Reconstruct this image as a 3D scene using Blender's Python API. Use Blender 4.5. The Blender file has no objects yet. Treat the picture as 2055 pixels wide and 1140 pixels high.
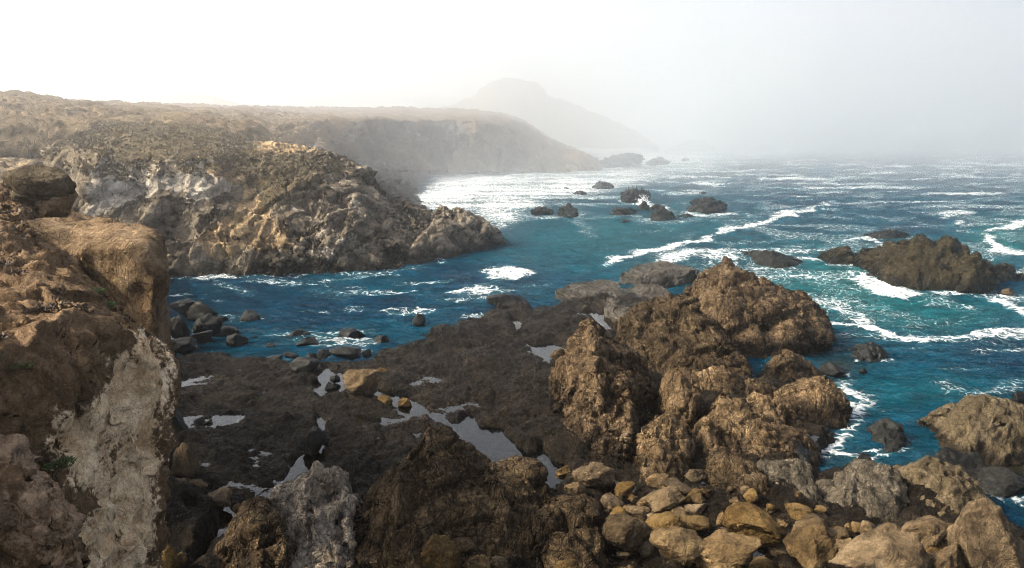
import bpy, bmesh, math, random
import numpy as np

# ------------------------------------------------------------------ camera, world, sun, exposure
R = math.radians
scene = bpy.context.scene
COL = scene.collection
H = 16.0                      # eye height above the sea
PITCH = R(10.365)
FOC = 1613.0                  # focal length in photograph pixels (2055 wide)
cam_d = bpy.data.cameras.new('camera')
cam = bpy.data.objects.new('camera', cam_d); COL.objects.link(cam)
cam.location = (0, 0, H); cam.rotation_euler = (R(90) - PITCH, 0, 0)
cam_d.sensor_width = 36.0; cam_d.lens = 36.0 * FOC / 2055.0
cam_d.clip_start = 0.1; cam_d.clip_end = 8000
scene.camera = cam

SUN_AZ, SUN_EL = R(-98), R(38)      # from straight ahead, towards the left / above the horizon
sdir = np.array([math.sin(SUN_AZ) * math.cos(SUN_EL), math.cos(SUN_AZ) * math.cos(SUN_EL), math.sin(SUN_EL)])
world = bpy.data.worlds.new('World'); scene.world = world; world.use_nodes = True
wn = world.node_tree.nodes; wl = world.node_tree.links
sky = wn.new('ShaderNodeTexSky'); sky.sky_type = 'NISHITA'; sky.sun_disc = False
sky.sun_elevation = SUN_EL; sky.sun_rotation = SUN_AZ
sky.air_density = 0.5; sky.dust_density = 3.0; sky.ozone_density = 1.0; sky.altitude = 0
bg = wn['Background']; bg.inputs['Strength'].default_value = 0.125
hs = wn.new('ShaderNodeHueSaturation'); hs.inputs['Saturation'].default_value = 0.5      # fog-whitened sky
wl.new(sky.outputs['Color'], hs.inputs['Color']); wl.new(hs.outputs[0], bg.inputs['Color'])
sun_d = bpy.data.lights.new('sun', 'SUN'); sun_d.energy = 5.0; sun_d.angle = R(1.5); sun_d.color = (1.0, 0.88, 0.70)
sun = bpy.data.objects.new('sun', sun_d); COL.objects.link(sun)
sun.rotation_euler = (R(90) - SUN_EL, 0, math.pi - SUN_AZ)
sun.location = (0, 0, 60)
vs = scene.view_settings
vs.view_transform = 'Standard'; vs.look = 'None'; vs.exposure = 1.86; vs.gamma = 1.0; vs.use_curve_mapping = False
HAZE_DENSITY = 0.0012
HAZE_G = 0.92
FOG_DENSITY = 0.0035
scene.render.engine = 'CYCLES'
scene.cycles.volume_bounces = 4
scene.cycles.max_bounces = 8
scene.cycles.diffuse_bounces = 3
scene.cycles.use_denoising = True
scene.cycles.denoising_prefilter = 'NONE'
scene.cycles.pixel_filter_type = 'BLACKMAN_HARRIS'; scene.cycles.filter_width = 1.1

# ------------------------------------------------------------------ projection helpers
CP, SP = math.cos(PITCH), math.sin(PITCH)
def ray(px, py):
    xc = (px - 1027.5) / FOC; yc = (570.0 - py) / FOC
    return np.array([xc, CP + yc * SP, -SP + yc * CP])
def p(px, py, D):             # the point seen at a pixel, D metres ahead of the eye
    d = ray(px, py); return np.array([0, 0, H]) + d * (D / d[1])
def pf(px, py, D):            # the same for far land, D scaled so that waterlines stay on the sea
    dip = math.atan(16.0 / D) - R(0.855)
    Dn = D * 1.5 if dip <= 0 else min(16.0 / math.tan(dip), D * 1.5)
    return p(px, py, Dn)
def g(px, py, z=0.0):         # the point seen at a pixel, on the level z
    d = ray(px, py); return np.array([0, 0, H]) + d * ((z - H) / d[2])
def proj(P):
    q = P - np.array([0, 0, H])
    dep = np.maximum(q[..., 1] * CP - q[..., 2] * SP, 1e-3)
    return 1027.5 + FOC * q[..., 0] / dep, 570.0 - FOC * (q[..., 1] * SP + q[..., 2] * CP) / dep

# ------------------------------------------------------------------ noise (numpy)
_G = np.array([[1,1,0],[-1,1,0],[1,-1,0],[-1,-1,0],[1,0,1],[-1,0,1],[1,0,-1],[-1,0,-1],
               [0,1,1],[0,-1,1],[0,1,-1],[0,-1,-1],[1,1,0],[-1,1,0],[0,-1,1],[0,-1,-1]], dtype=np.float32)
def _hash(x, y, z, s):
    h = x.astype(np.uint32) * np.uint32(0x9E3779B1) + np.uint32((s * 974711 + 12345) & 0xffffffff)
    h = (h ^ (h >> np.uint32(15))) * np.uint32(0x85EBCA77)
    h = (h + y.astype(np.uint32) * np.uint32(0xC2B2AE3D)); h = (h ^ (h >> np.uint32(13))) * np.uint32(0x27D4EB2F)
    h = (h + z.astype(np.uint32) * np.uint32(0x165667B1)); h = (h ^ (h >> np.uint32(16))) * np.uint32(0x7FEB352D)
    h = (h ^ (h >> np.uint32(15))) * np.uint32(0x846CA68B)
    return h ^ (h >> np.uint32(16))
def gnoise(P, s=0):
    P = np.asarray(P, dtype=np.float64)
    I = np.floor(P); F = (P - I).astype(np.float32); I = I.astype(np.int64)
    U = F * F * F * (F * (F * 6 - 15) + 10)
    out = np.zeros(len(P), np.float32)
    for dx in (0, 1):
        for dy in (0, 1):
            for dz in (0, 1):
                gr = _G[_hash(I[:, 0] + dx, I[:, 1] + dy, I[:, 2] + dz, s) & np.uint32(15)]
                d = gr[:, 0] * (F[:, 0] - dx) + gr[:, 1] * (F[:, 1] - dy) + gr[:, 2] * (F[:, 2] - dz)
                w = (U[:, 0] if dx else 1 - U[:, 0]) * (U[:, 1] if dy else 1 - U[:, 1]) * (U[:, 2] if dz else 1 - U[:, 2])
                out += w * d
    return out
def _rot(a, b, c):
    ca, sa, cb, sb, cc, sc = math.cos(a), math.sin(a), math.cos(b), math.sin(b), math.cos(c), math.sin(c)
    return (np.array([[1,0,0],[0,ca,-sa],[0,sa,ca]]) @ np.array([[cb,0,sb],[0,1,0],[-sb,0,cb]]) @ np.array([[cc,-sc,0],[sc,cc,0],[0,0,1]])).T
ROT = _rot(0.7, 0.5, 0.9)
def fbm(P, o=4, s=0, gain=0.5):
    t = np.zeros(len(P), np.float32); a = 1.0; P = np.array(P)
    for i in range(o):
        P = P @ ROT; t += a * gnoise(P, s + i); P = P * 2.03 + 7.1; a *= gain
    return t
def ridged(P, o=4, s=0):
    t = np.zeros(len(P), np.float32); a = 1.0; P = np.array(P)
    for i in range(o):
        P = P @ ROT; t += a * (0.5 - np.abs(gnoise(P, s + i) + 0.35 * gnoise(P * 0.61 + 9.2, s + i + 50)) * 1.4); P = P * 2.03 + 3.3; a *= 0.5
    return t
def worley(P, s=0, tilt=False):
    I = np.floor(P).astype(np.int64); n = len(P)
    f1 = np.full(n, 9.0, np.float32); f2 = np.full(n, 9.0, np.float32); idr = np.zeros(n, np.float32); tl = np.zeros(n, np.float32)
    for dx in (-1, 0, 1):
        for dy in (-1, 0, 1):
            for dz in (-1, 0, 1):
                x, y, z = I[:, 0] + dx, I[:, 1] + dy, I[:, 2] + dz
                h = _hash(x, y, z, s)
                fx = (h & np.uint32(1023)) / 1023.0; fy = ((h >> np.uint32(10)) & np.uint32(1023)) / 1023.0
                fz = ((h >> np.uint32(20)) & np.uint32(1023)) / 1023.0
                d = ((x + fx - P[:, 0]) ** 2 + (y + fy - P[:, 1]) ** 2 + (z + fz - P[:, 2]) ** 2).astype(np.float32)
                c = d < f1
                f2 = np.where(c, f1, np.minimum(f2, d))
                idr = np.where(c, ((h >> np.uint32(5)) & np.uint32(255)) / 127.5 - 1.0, idr).astype(np.float32)
                if tilt:
                    h2 = h * np.uint32(2654435761)
                    t = (((h2 & np.uint32(255)) / 127.5 - 1) * (P[:, 0] - x - fx) + (((h2 >> np.uint32(8)) & np.uint32(255)) / 127.5 - 1) * (P[:, 1] - y - fy) + (((h2 >> np.uint32(16)) & np.uint32(255)) / 127.5 - 1) * (P[:, 2] - z - fz))
                    tl = np.where(c, t, tl).astype(np.float32)
                f1 = np.where(c, d, f1)
    if tilt: return np.sqrt(f1), np.sqrt(f2), idr, tl
    return np.sqrt(f1), np.sqrt(f2), idr
def sstep(a, b, x):
    t = np.clip((x - a) / (b - a), 0, 1); return t * t * (3 - 2 * t)
def unit(v):
    v = np.array(v, float); return v / np.linalg.norm(v)
def poly_sd(X, Y, poly, ys=1.0):   # signed distance (+ inside) to a polygon, y stretched by ys
    pts = np.array(poly, float).copy(); pts[:, 1] *= ys; Y = Y * ys
    d = np.full(X.shape, 1e18); ins = np.zeros(X.shape, bool); n = len(pts)
    for i in range(n):
        ax, ay = pts[i]; bx, by = pts[(i + 1) % n]; ex, ey = bx - ax, by - ay
        t = np.clip(((X - ax) * ex + (Y - ay) * ey) / (ex * ex + ey * ey + 1e-12), 0, 1)
        d = np.minimum(d, (X - ax - t * ex) ** 2 + (Y - ay - t * ey) ** 2)
        c = ((ay > Y) != (by > Y)) & (X < (bx - ax) * (Y - ay) / ((by - ay) if by != ay else 1e-12) + ax)
        ins ^= c
    return np.where(ins, 1, -1) * np.sqrt(d)
def line_d(X, Y, pts, ys=1.0):
    d = np.full(X.shape, 1e18)
    for (ax, ay), (bx, by) in zip(pts[:-1], pts[1:]):
        ay, by = ay * ys, by * ys; ex, ey = bx - ax, by - ay
        t = np.clip(((X - ax) * ex + (Y * ys - ay) * ey) / (ex * ex + ey * ey + 1e-12), 0, 1)
        d = np.minimum(d, (X - ax - t * ex) ** 2 + (Y * ys - ay - t * ey) ** 2)
    return np.sqrt(d)

# ------------------------------------------------------------------ mesh / object helpers
def mesh_np(name, V, F, mat=None, attrs=None, smooth=True):
    V = np.asarray(V, np.float32); F = np.asarray(F, np.int32); k = F.shape[1]
    me = bpy.data.meshes.new(name)
    me.vertices.add(len(V)); me.vertices.foreach_set('co', V.ravel())
    me.loops.add(F.size); me.loops.foreach_set('vertex_index', F.ravel())
    me.polygons.add(len(F)); me.polygons.foreach_set('loop_start', np.arange(0, F.size, k, dtype=np.int32))
    me.polygons.foreach_set('loop_total', np.full(len(F), k, np.int32))
    me.polygons.foreach_set('use_smooth', np.full(len(F), smooth, bool))
    me.update(calc_edges=True)
    for a, v in (attrs or {}).items():
        at = me.attributes.new(a, 'FLOAT', 'POINT'); at.data.foreach_set('value', np.asarray(v, np.float32))
    if mat: me.materials.append(mat)
    return me
def link(name, me, parent=None, loc=None):
    o = bpy.data.objects.new(name, me); COL.objects.link(o)
    if parent is not None: o.parent = parent
    if loc is not None: o.location = loc
    return o
def tag(o, label=None, cat=None, group=None, kind=None):
    if label: o['label'] = label
    if cat: o['category'] = cat
    if group: o['group'] = group
    if kind: o['kind'] = kind
    return o
def recentre(V):
    c = V.mean(0); c = np.array([c[0], c[1], V[:, 2].min()]); return V - c, c

def grid_faces(nu, nv):       # vertex index = iu * nv + iv
    i = np.arange(nu - 1)[:, None] * nv + np.arange(nv - 1)[None, :]
    return np.stack([i, i + nv, i + nv + 1, i + 1], -1).reshape(-1, 4)
def grid_normals(S):
    du = np.gradient(S, axis=0); dv = np.gradient(S, axis=1)
    n = np.cross(du, dv); l = np.linalg.norm(n, axis=-1, keepdims=True)
    return n / np.maximum(l, 1e-9)
def _interp(A, spacing, sm):  # resample along axis 0, evenly by mean length; sm blends straight -> Catmull-Rom
    n = len(A); seg = np.linalg.norm(np.diff(A, axis=0), axis=-1).mean(1)
    Ap = np.concatenate([A[:1] * 2 - A[1:2], A, A[-1:] * 2 - A[-2:-1]])
    out = []
    for i in range(n - 1):
        k = max(1, int(math.ceil(seg[i] / spacing)))
        for t in np.arange(k) / k:
            p0, p1, p2, p3 = Ap[i], Ap[i + 1], Ap[i + 2], Ap[i + 3]
            cr = 0.5 * (2 * p1 + (p2 - p0) * t + (2 * p0 - 5 * p1 + 4 * p2 - p3) * t * t + (3 * p1 - p0 - 3 * p2 + p3) * t ** 3)
            out.append(cr * sm + (p1 * (1 - t) + p2 * t) * (1 - sm))
    out.append(A[-1]); return np.array(out)
def surface(net, spacing, sm=0.6, svert=None):
    A = np.array(net, float)
    A = _interp(A, spacing, sm)
    A = _interp(A.transpose(1, 0, 2), svert or spacing, sm).transpose(1, 0, 2)
    return A

def rockdisp(S, q):
    """push a rock surface grid out along its normals: lumps, tilted beds, joint blocks, grain"""
    shp = S.shape
    P = S.reshape(-1, 3).copy(); sd = q.get('seed', 1)
    def normals(P):
        return grid_normals(P.reshape(shp)).reshape(-1, 3)
    if 'warp' in q:
        a, sc = q['warp']
        W = np.stack([fbm(P / sc, 3, sd + 20 + k) for k in range(3)], -1); P = P + W * a
    N = normals(P)
    a, sc = q.get('big', (0.3, 3.0))
    P = P + N * (a * fbm(P / sc, 3, sd))[:, None]
    if 'block' in q:
        a, sc, cr = q['block']
        B = P / np.array(sc) if np.ndim(sc) else P / sc
        B = B + 0.16 * np.stack([fbm(P * 0.7, 2, sd + 30 + k) for k in range(3)], -1)
        N = normals(P)
        for kk, (mu, am) in enumerate(((1.0, 1.0), (2.7, 0.38))):
            f1, f2, idr, tl = worley(B * mu + 5.3 * kk, sd + 3 + kk, True)
            d = am * (a * (0.4 * idr + 1.5 * tl) * sstep(0, 0.08, f2 - f1) - cr * np.exp(-((f2 - f1) / 0.055) ** 2))
            P = P + N * d[:, None]
    jl = list(q.get('joints', ())) + ([q['strata'] + (0.8,)] if 'strata' in q else [])
    for ji, (nrm, per, a, gr, wp) in enumerate(jl):
        sj = sd + 5 + 17 * ji
        s = P @ unit(nrm) / per + wp * fbm(P / (per * 4), 3, sj + 4)
        s = s + 0.9 * gnoise(np.stack([s * 0.43, np.zeros(len(s)), np.zeros(len(s))], -1), sj + 86)
        msk = 0.25 + 1.0 * sstep(-.3, .4, fbm(P / (per * 5), 2, sj + 87))
        k = np.floor(s); f = s - k; zz = np.zeros(len(k), np.int64)
        hk = lambda j: (_hash((k + j).astype(np.int64), zz, zz, sj) & np.uint32(255)) / 127.5 - 1.0
        w = sstep(0.86, 1.0, f)
        d = a * (hk(0) * (1 - w) + hk(1) * w) - gr * np.exp(-((f - 0.93) / 0.06) ** 2) * (0.6 + gnoise(P / (per * 1.7), sj + 8))
        P = P + normals(P) * (d * msk)[:, None]
    if 'ridge' in q:
        a, sc = q['ridge']
        P = P + normals(P) * (a * ridged(P / np.array(sc), 4, sd + 40))[:, None]
    if 'pits' in q:
        a, sc = q['pits']
        f1, f2, idr = worley(P / sc, sd + 60)
        P = P - normals(P) * (a * sstep(0.45, 0.1, f1) * (idr > -0.2))[:, None]
    a, sc = q.get('fine', (0.05, 0.4))
    P = P + normals(P) * (a * fbm(P / sc, 3, sd + 70, 0.6))[:, None]
    return P.reshape(shp)

def obj_surface(name, S, mat, parent=None, attrs=None, smooth=True):
    V = S.reshape(-1, 3)
    if parent is None: Vl, c = recentre(V)
    else:
        c = np.zeros(3); Vl = V - np.array(parent.location)
    return link(name, mesh_np(name, Vl, grid_faces(*S.shape[:2]), mat, attrs, smooth=smooth), parent, c if parent is None else None)

def lump_net(cols, z0=0.3, dD=3.0, back=3.0, bulge=0.35, seed=1):
    """cols = (base px, base py, top px, top py[, dD]) left to right -> closed rock body with a ridge line and a rear side"""
    net = []; rs = np.random.RandomState(seed)
    for c in cols:
        bx, by, tx, ty = c[:4]; d = c[4] if len(c) > 4 else dD
        b = g(bx, by, z0); D = b[1]
        t = p(tx, ty, D + d)
        t[2] = max(t[2], z0 + 0.05)
        low = b.copy(); low[2] = z0 - 1.2
        f1 = b * 0.68 + t * 0.32; f2 = b * 0.33 + t * 0.67
        hh = t[2] - z0; out = np.array([0, -1.0, 0.35]) * bulge * max(hh, 0.2) * 0.45
        bk = t + np.array([0, back * 0.55, -0.32 * hh]); ft = t + np.array([0, back, 0]); ft[2] = z0 - 0.2; ft2 = ft + np.array([0, 0.3, -1.0])
        w = hh * 0.13
        jit = lambda: np.array([rs.uniform(-.5, .5), rs.uniform(-1.3, 1.0), rs.uniform(-1, 1)]) * w
        f1 = f1 + out * 0.8 + jit(); f2 = f2 + out + jit(); f3 = t * 0.86 + f2 * 0.14 + np.array([0, -0.35, 0.05]) * w * rs.uniform(0, 2.2)
        net.append([low, b, f1, f2, f3, t, bk + jit(), ft, ft2])
    def cap(col, nxt):
        a, z = col[0], col[-1]; off = (np.array(col[1]) - np.array(nxt[1])); off[2] = 0
        off = off / max(np.linalg.norm(off), 1e-6) * 0.25
        m = (np.array(col[1]) + np.array(col[-2])) / 2
        r = []
        for k, q in enumerate(col):
            t = k / (len(col) - 1); w = a * (1 - t) + z * t
            w = np.array([w[0], w[1], min(q[2], z0) - 0.3 if k in (0, len(col) - 1) else z0 - 0.4]) + off
            r.append(w)
        return r
    return [cap(net[0], net[1])] + net + [cap(net[-1], net[-2])]
def lump(name, cols, mat, q, spacing=0.12, sm=0.08, parent=None, **kw):
    S = surface(lump_net(cols, seed=q.get('seed', 1), **kw), spacing, sm)
    S = rockdisp(S, q)
    return obj_surface(name, S, mat, parent)

# ------------------------------------------------------------------ materials
class NT:
    def __init__(s, name):
        s.m = bpy.data.materials.new(name); s.m.use_nodes = True; s.t = s.m.node_tree
        s.b = s.t.nodes['Principled BSDF']; s.out = s.t.nodes['Material Output']
    def n(s, typ, **k):
        x = s.t.nodes.new(typ)
        for a, v in k.items(): setattr(x, a, v)
        return x
    def put(s, sock, v):
        if isinstance(v, bpy.types.NodeSocket): s.t.links.new(v, sock)
        elif v is not None:
            if isinstance(v, (tuple, list)) and len(v) == 3 and sock.type == 'RGBA': v = (*v, 1)
            sock.default_value = v
    def math(s, op, a, b=None, c=None, clamp=False):
        x = s.n('ShaderNodeMath', operation=op, use_clamp=clamp); s.put(x.inputs[0], a)
        if b is not None: s.put(x.inputs[1], b)
        if c is not None: s.put(x.inputs[2], c)
        return x.outputs[0]
    def vmath(s, op, a, b):
        x = s.n('ShaderNodeVectorMath', operation=op); s.put(x.inputs[0], a); s.put(x.inputs[1], b); return x.outputs[0]
    def pos(s): return s.n('ShaderNodeNewGeometry').outputs['Position']
    def noise(s, v, sc, det=5, rough=0.55, dist=0.0):
        x = s.n('ShaderNodeTexNoise'); s.put(x.inputs['Vector'], v); s.put(x.inputs['Scale'], sc)
        x.inputs['Detail'].default_value = det; x.inputs['Roughness'].default_value = rough; x.inputs['Distortion'].default_value = dist
        return x.outputs['Fac']
    def ridge(s, v, sc, det=6, rough=0.6):
        x = s.n('ShaderNodeTexNoise', noise_type='RIDGED_MULTIFRACTAL', normalize=True); s.put(x.inputs['Vector'], v); s.put(x.inputs['Scale'], sc)
        x.inputs['Detail'].default_value = det; x.inputs['Roughness'].default_value = rough; return x.outputs['Fac']
    def chips(s, v, sc):
        x = s.n('ShaderNodeTexVoronoi', feature='F1', distance='CHEBYCHEV'); s.put(x.inputs['Vector'], v); s.put(x.inputs['Scale'], sc); return x.outputs['Distance']
    def noisec(s, v, sc, det=3):
        x = s.n('ShaderNodeTexNoise'); s.put(x.inputs['Vector'], v); s.put(x.inputs['Scale'], sc); x.inputs['Detail'].default_value = det
        return x.outputs['Color']
    def vor(s, v, sc, feat='F1', rnd=1.0):
        x = s.n('ShaderNodeTexVoronoi', feature=feat); s.put(x.inputs['Vector'], v); s.put(x.inputs['Scale'], sc)
        x.inputs['Randomness'].default_value = rnd
        return x.outputs['Distance']
    def ramp(s, f, stops):
        x = s.n('ShaderNodeValToRGB'); s.put(x.inputs[0], f); e = x.color_ramp.elements
        while len(e) < len(stops): e.new(0.5)
        for k, (q, c) in zip(e, stops):
            k.position = q; k.color = (*c, 1) if not np.isscalar(c) else (c, c, c, 1)
        return x.outputs['Color']
    def mix(s, f, a, b, mode='MIX'):
        x = s.n('ShaderNodeMix', data_type='RGBA', blend_type=mode); s.put(x.inputs[0], f); s.put(x.inputs[6], a); s.put(x.inputs[7], b)
        return x.outputs[2]
    def rng(s, f, a, b, c=0.0, d=1.0, smooth=True):
        x = s.n('ShaderNodeMapRange'); x.interpolation_type = 'SMOOTHSTEP' if smooth else 'LINEAR'
        for i, v in enumerate((f, a, b, c, d)): s.put(x.inputs[i], v)
        return x.outputs[0]
    def attr(s, name): return s.n('ShaderNodeAttribute', attribute_name=name).outputs['Fac']
    def bump(s, h, st, dist, prev=None):
        x = s.n('ShaderNodeBump'); x.inputs['Strength'].default_value = st; x.inputs['Distance'].default_value = dist
        s.put(x.inputs['Height'], h)
        if prev is not None: s.put(x.inputs['Normal'], prev)
        return x.outputs['Normal']
    def z(s, v):
        x = s.n('ShaderNodeSeparateXYZ'); s.put(x.inputs[0], v); return x.outputs

def rockmat(name, cols, sc=1.0, strata=None, wet=None, bumpd=0.12, crack=0.5, lichen=None, rough=0.85, zones=None, speck=0.35, fine=1.0, objrand=0.0, k=0.5, spec=0.07, sharp=1.0, stops=(0.37, 0.47, 0.55, 0.66)):
    """cols: four colours dark -> light; sc: metres -> texture scale; wet=(z0,z1,colour); zones=[(attr, cols, bumpscale)]"""
    dk = lambda cc: [tuple(x * k for x in c) for c in cc]
    cols = dk(cols); zones = [(a, dk(b), c) for a, b, c in (zones or [])]
    m = NT(name); P = m.pos()
    warp = m.vmath('ADD', P, m.vmath('MULTIPLY', m.vmath('SUBTRACT', m.noisec(P, 0.9 * sc, 2), (0.5, 0.5, 0.5)), (0.8 / sc,) * 3))
    n1 = m.noise(P, 0.55 * sc, 9, 0.62); n2 = m.noise(P, 4.0 * sc, 7, 0.65); n3 = m.noise(P, 14 * sc, 5, 0.7)
    f = m.math('ADD', m.math('MULTIPLY', n1, 0.62), m.math('MULTIPLY', n2, 0.38))
    if strata:
        nrm, per, amt = strata
        nn = unit(nrm); t1 = unit(np.cross(nn, (0.1, 0.2, 0.97))); t2 = np.cross(nn, t1); cb = m.n('ShaderNodeCombineXYZ')
        for ax, (v, kk) in enumerate(((nn, 1.0), (t1, 0.16), (t2, 0.16))):
            mp = m.n('ShaderNodeVectorMath', operation='DOT_PRODUCT'); m.put(mp.inputs[0], warp); mp.inputs[1].default_value = v * kk
            m.put(cb.inputs[ax], mp.outputs['Value'])
        band = m.noise(cb.outputs[0], 0.9 / per, 6, 0.7)
        f = m.math('ADD', m.math('MULTIPLY', f, 1 - amt), m.math('MULTIPLY', band, amt * 0.9))
    c = m.ramp(f, list(zip(stops, cols)))
    height = m.math('ADD', m.math('MULTIPLY', n1, 0.5), m.math('ADD', m.math('MULTIPLY', n2, 0.5), m.math('MULTIPLY', n3, 0.22 * fine)))
    if sharp:
        sv = m.vmath('MULTIPLY', warp, (1.0, 1.0, 0.6))
        height = m.math('ADD', height, m.math('MULTIPLY', m.ridge(sv, 0.9 * sc), 0.8 * sharp))
        height = m.math('ADD', height, m.math('ADD', m.math('MULTIPLY', m.chips(sv, 1.4 * sc), 0.55 * sharp), m.math('MULTIPLY', m.chips(warp, 4.5 * sc), 0.2 * sharp)))
    if strata: height = m.math('ADD', height, m.math('MULTIPLY', band, 0.55))
    for zn, zc, _ in (zones or []):
        a = m.math('ADD', m.attr(zn), m.math('ADD', m.math('MULTIPLY', m.math('SUBTRACT', n2, 0.5), 1.3), m.math('MULTIPLY', m.math('SUBTRACT', n1, 0.5), 1.7)))
        zf = m.rng(a, 0.38, 0.62)
        c = m.mix(zf, c, m.ramp(f, list(zip((0.32, 0.45, 0.55, 0.68), zc))))
    if lichen:
        lc, th = lichen
        c = m.mix(m.rng(m.noise(P, 1.3 * sc, 6, 0.7), th, th + 0.1), c, lc)
    c = m.mix(speck, c, m.ramp(n3, [(0.3, 0.25), (0.5, 1.0), (0.72, 1.5)]), 'MULTIPLY')
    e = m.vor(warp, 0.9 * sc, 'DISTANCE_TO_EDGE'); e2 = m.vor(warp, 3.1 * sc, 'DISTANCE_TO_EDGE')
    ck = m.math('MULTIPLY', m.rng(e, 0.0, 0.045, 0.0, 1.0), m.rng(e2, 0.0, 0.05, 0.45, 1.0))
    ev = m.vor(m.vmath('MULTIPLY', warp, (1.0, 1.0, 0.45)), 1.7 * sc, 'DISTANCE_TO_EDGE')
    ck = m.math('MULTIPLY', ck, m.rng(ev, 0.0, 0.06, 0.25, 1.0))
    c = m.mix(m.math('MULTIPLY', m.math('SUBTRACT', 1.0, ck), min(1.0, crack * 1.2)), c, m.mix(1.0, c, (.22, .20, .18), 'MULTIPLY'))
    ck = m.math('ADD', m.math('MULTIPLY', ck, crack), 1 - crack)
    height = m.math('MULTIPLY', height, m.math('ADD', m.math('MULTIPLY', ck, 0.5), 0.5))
    rg = rough
    if wet:
        z0, z1, wc = wet
        zz = m.math('ADD', m.z(P)[2], m.math('MULTIPLY', m.math('SUBTRACT', n1, 0.5), 2.2 * (z1 - z0)))
        wf = m.rng(zz, z0, z1, 1.0, 0.0)
        c = m.mix(wf, c, m.mix(1.0, c, wc, 'MULTIPLY'))
        rg = m.math('SUBTRACT', rough, m.math('MULTIPLY', wf, m.math('ADD', m.math('MULTIPLY', n3, 0.5), 0.18)))
    if objrand:
        r = m.n('ShaderNodeObjectInfo').outputs['Random']
        h = m.n('ShaderNodeHueSaturation'); m.put(h.inputs['Color'], c)
        m.put(h.inputs['Value'], m.rng(r, 0, 1, 1 - objrand, 1 + objrand, False))
        m.put(h.inputs['Saturation'], m.rng(m.math('FRACT', m.math('MULTIPLY', r, 7.13)), 0, 1, 1 - objrand, 1.1, False)); c = h.outputs[0]
    m.put(m.b.inputs['Base Color'], c); m.put(m.b.inputs['Roughness'], rg)
    m.b.inputs['Specular IOR Level'].default_value = spec
    m.put(m.b.inputs['Normal'], m.bump(height, 1.0, bumpd))
    return m.m

WET = (0.22, 0.21, 0.19)
M = {}
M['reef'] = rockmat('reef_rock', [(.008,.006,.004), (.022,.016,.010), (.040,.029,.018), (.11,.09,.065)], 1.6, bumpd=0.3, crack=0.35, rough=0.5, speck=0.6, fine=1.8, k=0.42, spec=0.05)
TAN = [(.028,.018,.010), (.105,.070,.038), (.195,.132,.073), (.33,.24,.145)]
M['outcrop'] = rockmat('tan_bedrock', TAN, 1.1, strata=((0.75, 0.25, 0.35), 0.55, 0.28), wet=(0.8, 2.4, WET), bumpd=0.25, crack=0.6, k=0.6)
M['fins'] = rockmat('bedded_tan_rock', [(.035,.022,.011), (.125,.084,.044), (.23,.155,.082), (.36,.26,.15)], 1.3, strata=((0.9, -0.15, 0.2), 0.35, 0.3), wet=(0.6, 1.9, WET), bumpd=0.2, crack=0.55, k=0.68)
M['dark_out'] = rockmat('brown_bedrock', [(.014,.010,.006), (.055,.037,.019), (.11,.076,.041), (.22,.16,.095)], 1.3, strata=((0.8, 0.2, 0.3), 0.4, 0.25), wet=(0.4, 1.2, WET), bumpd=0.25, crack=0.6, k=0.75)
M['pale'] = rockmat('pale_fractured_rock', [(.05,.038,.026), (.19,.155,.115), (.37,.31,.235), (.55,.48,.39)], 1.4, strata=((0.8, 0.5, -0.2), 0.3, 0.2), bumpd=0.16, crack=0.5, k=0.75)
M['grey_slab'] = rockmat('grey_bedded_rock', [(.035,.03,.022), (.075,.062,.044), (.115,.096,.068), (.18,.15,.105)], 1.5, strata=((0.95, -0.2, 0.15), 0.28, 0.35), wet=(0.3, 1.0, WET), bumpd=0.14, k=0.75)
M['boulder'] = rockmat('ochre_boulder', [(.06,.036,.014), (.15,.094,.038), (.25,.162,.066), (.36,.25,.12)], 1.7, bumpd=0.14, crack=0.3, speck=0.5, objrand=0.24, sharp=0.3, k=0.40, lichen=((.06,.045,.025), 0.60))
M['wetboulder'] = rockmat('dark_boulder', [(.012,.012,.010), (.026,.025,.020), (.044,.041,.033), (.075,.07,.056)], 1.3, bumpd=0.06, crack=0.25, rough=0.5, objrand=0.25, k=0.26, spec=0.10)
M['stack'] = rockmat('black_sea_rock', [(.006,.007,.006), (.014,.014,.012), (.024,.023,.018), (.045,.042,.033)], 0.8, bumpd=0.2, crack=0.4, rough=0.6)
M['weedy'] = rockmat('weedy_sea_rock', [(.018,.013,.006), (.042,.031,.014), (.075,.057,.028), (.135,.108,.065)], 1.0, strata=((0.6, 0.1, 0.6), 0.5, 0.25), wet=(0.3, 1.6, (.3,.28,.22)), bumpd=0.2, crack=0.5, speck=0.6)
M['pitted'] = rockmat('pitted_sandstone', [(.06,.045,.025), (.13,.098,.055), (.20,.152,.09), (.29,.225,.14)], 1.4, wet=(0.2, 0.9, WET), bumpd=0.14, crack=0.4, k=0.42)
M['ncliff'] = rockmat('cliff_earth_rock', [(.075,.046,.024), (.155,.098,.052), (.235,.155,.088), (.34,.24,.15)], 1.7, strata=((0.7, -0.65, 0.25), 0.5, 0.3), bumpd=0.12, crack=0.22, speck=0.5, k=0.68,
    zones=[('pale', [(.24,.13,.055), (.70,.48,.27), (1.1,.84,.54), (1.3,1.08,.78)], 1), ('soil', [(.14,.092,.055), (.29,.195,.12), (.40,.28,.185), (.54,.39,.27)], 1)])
M['ledge'] = rockmat('sandstone', [(.10,.062,.03), (.20,.13,.068), (.32,.22,.125), (.46,.34,.21)], 1.4, bumpd=0.2, crack=0.35, k=0.55, zones=[('pale', [(.16,.11,.06), (.30,.23,.15), (.42,.34,.24), (.52,.44,.33)], 1)])
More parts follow.
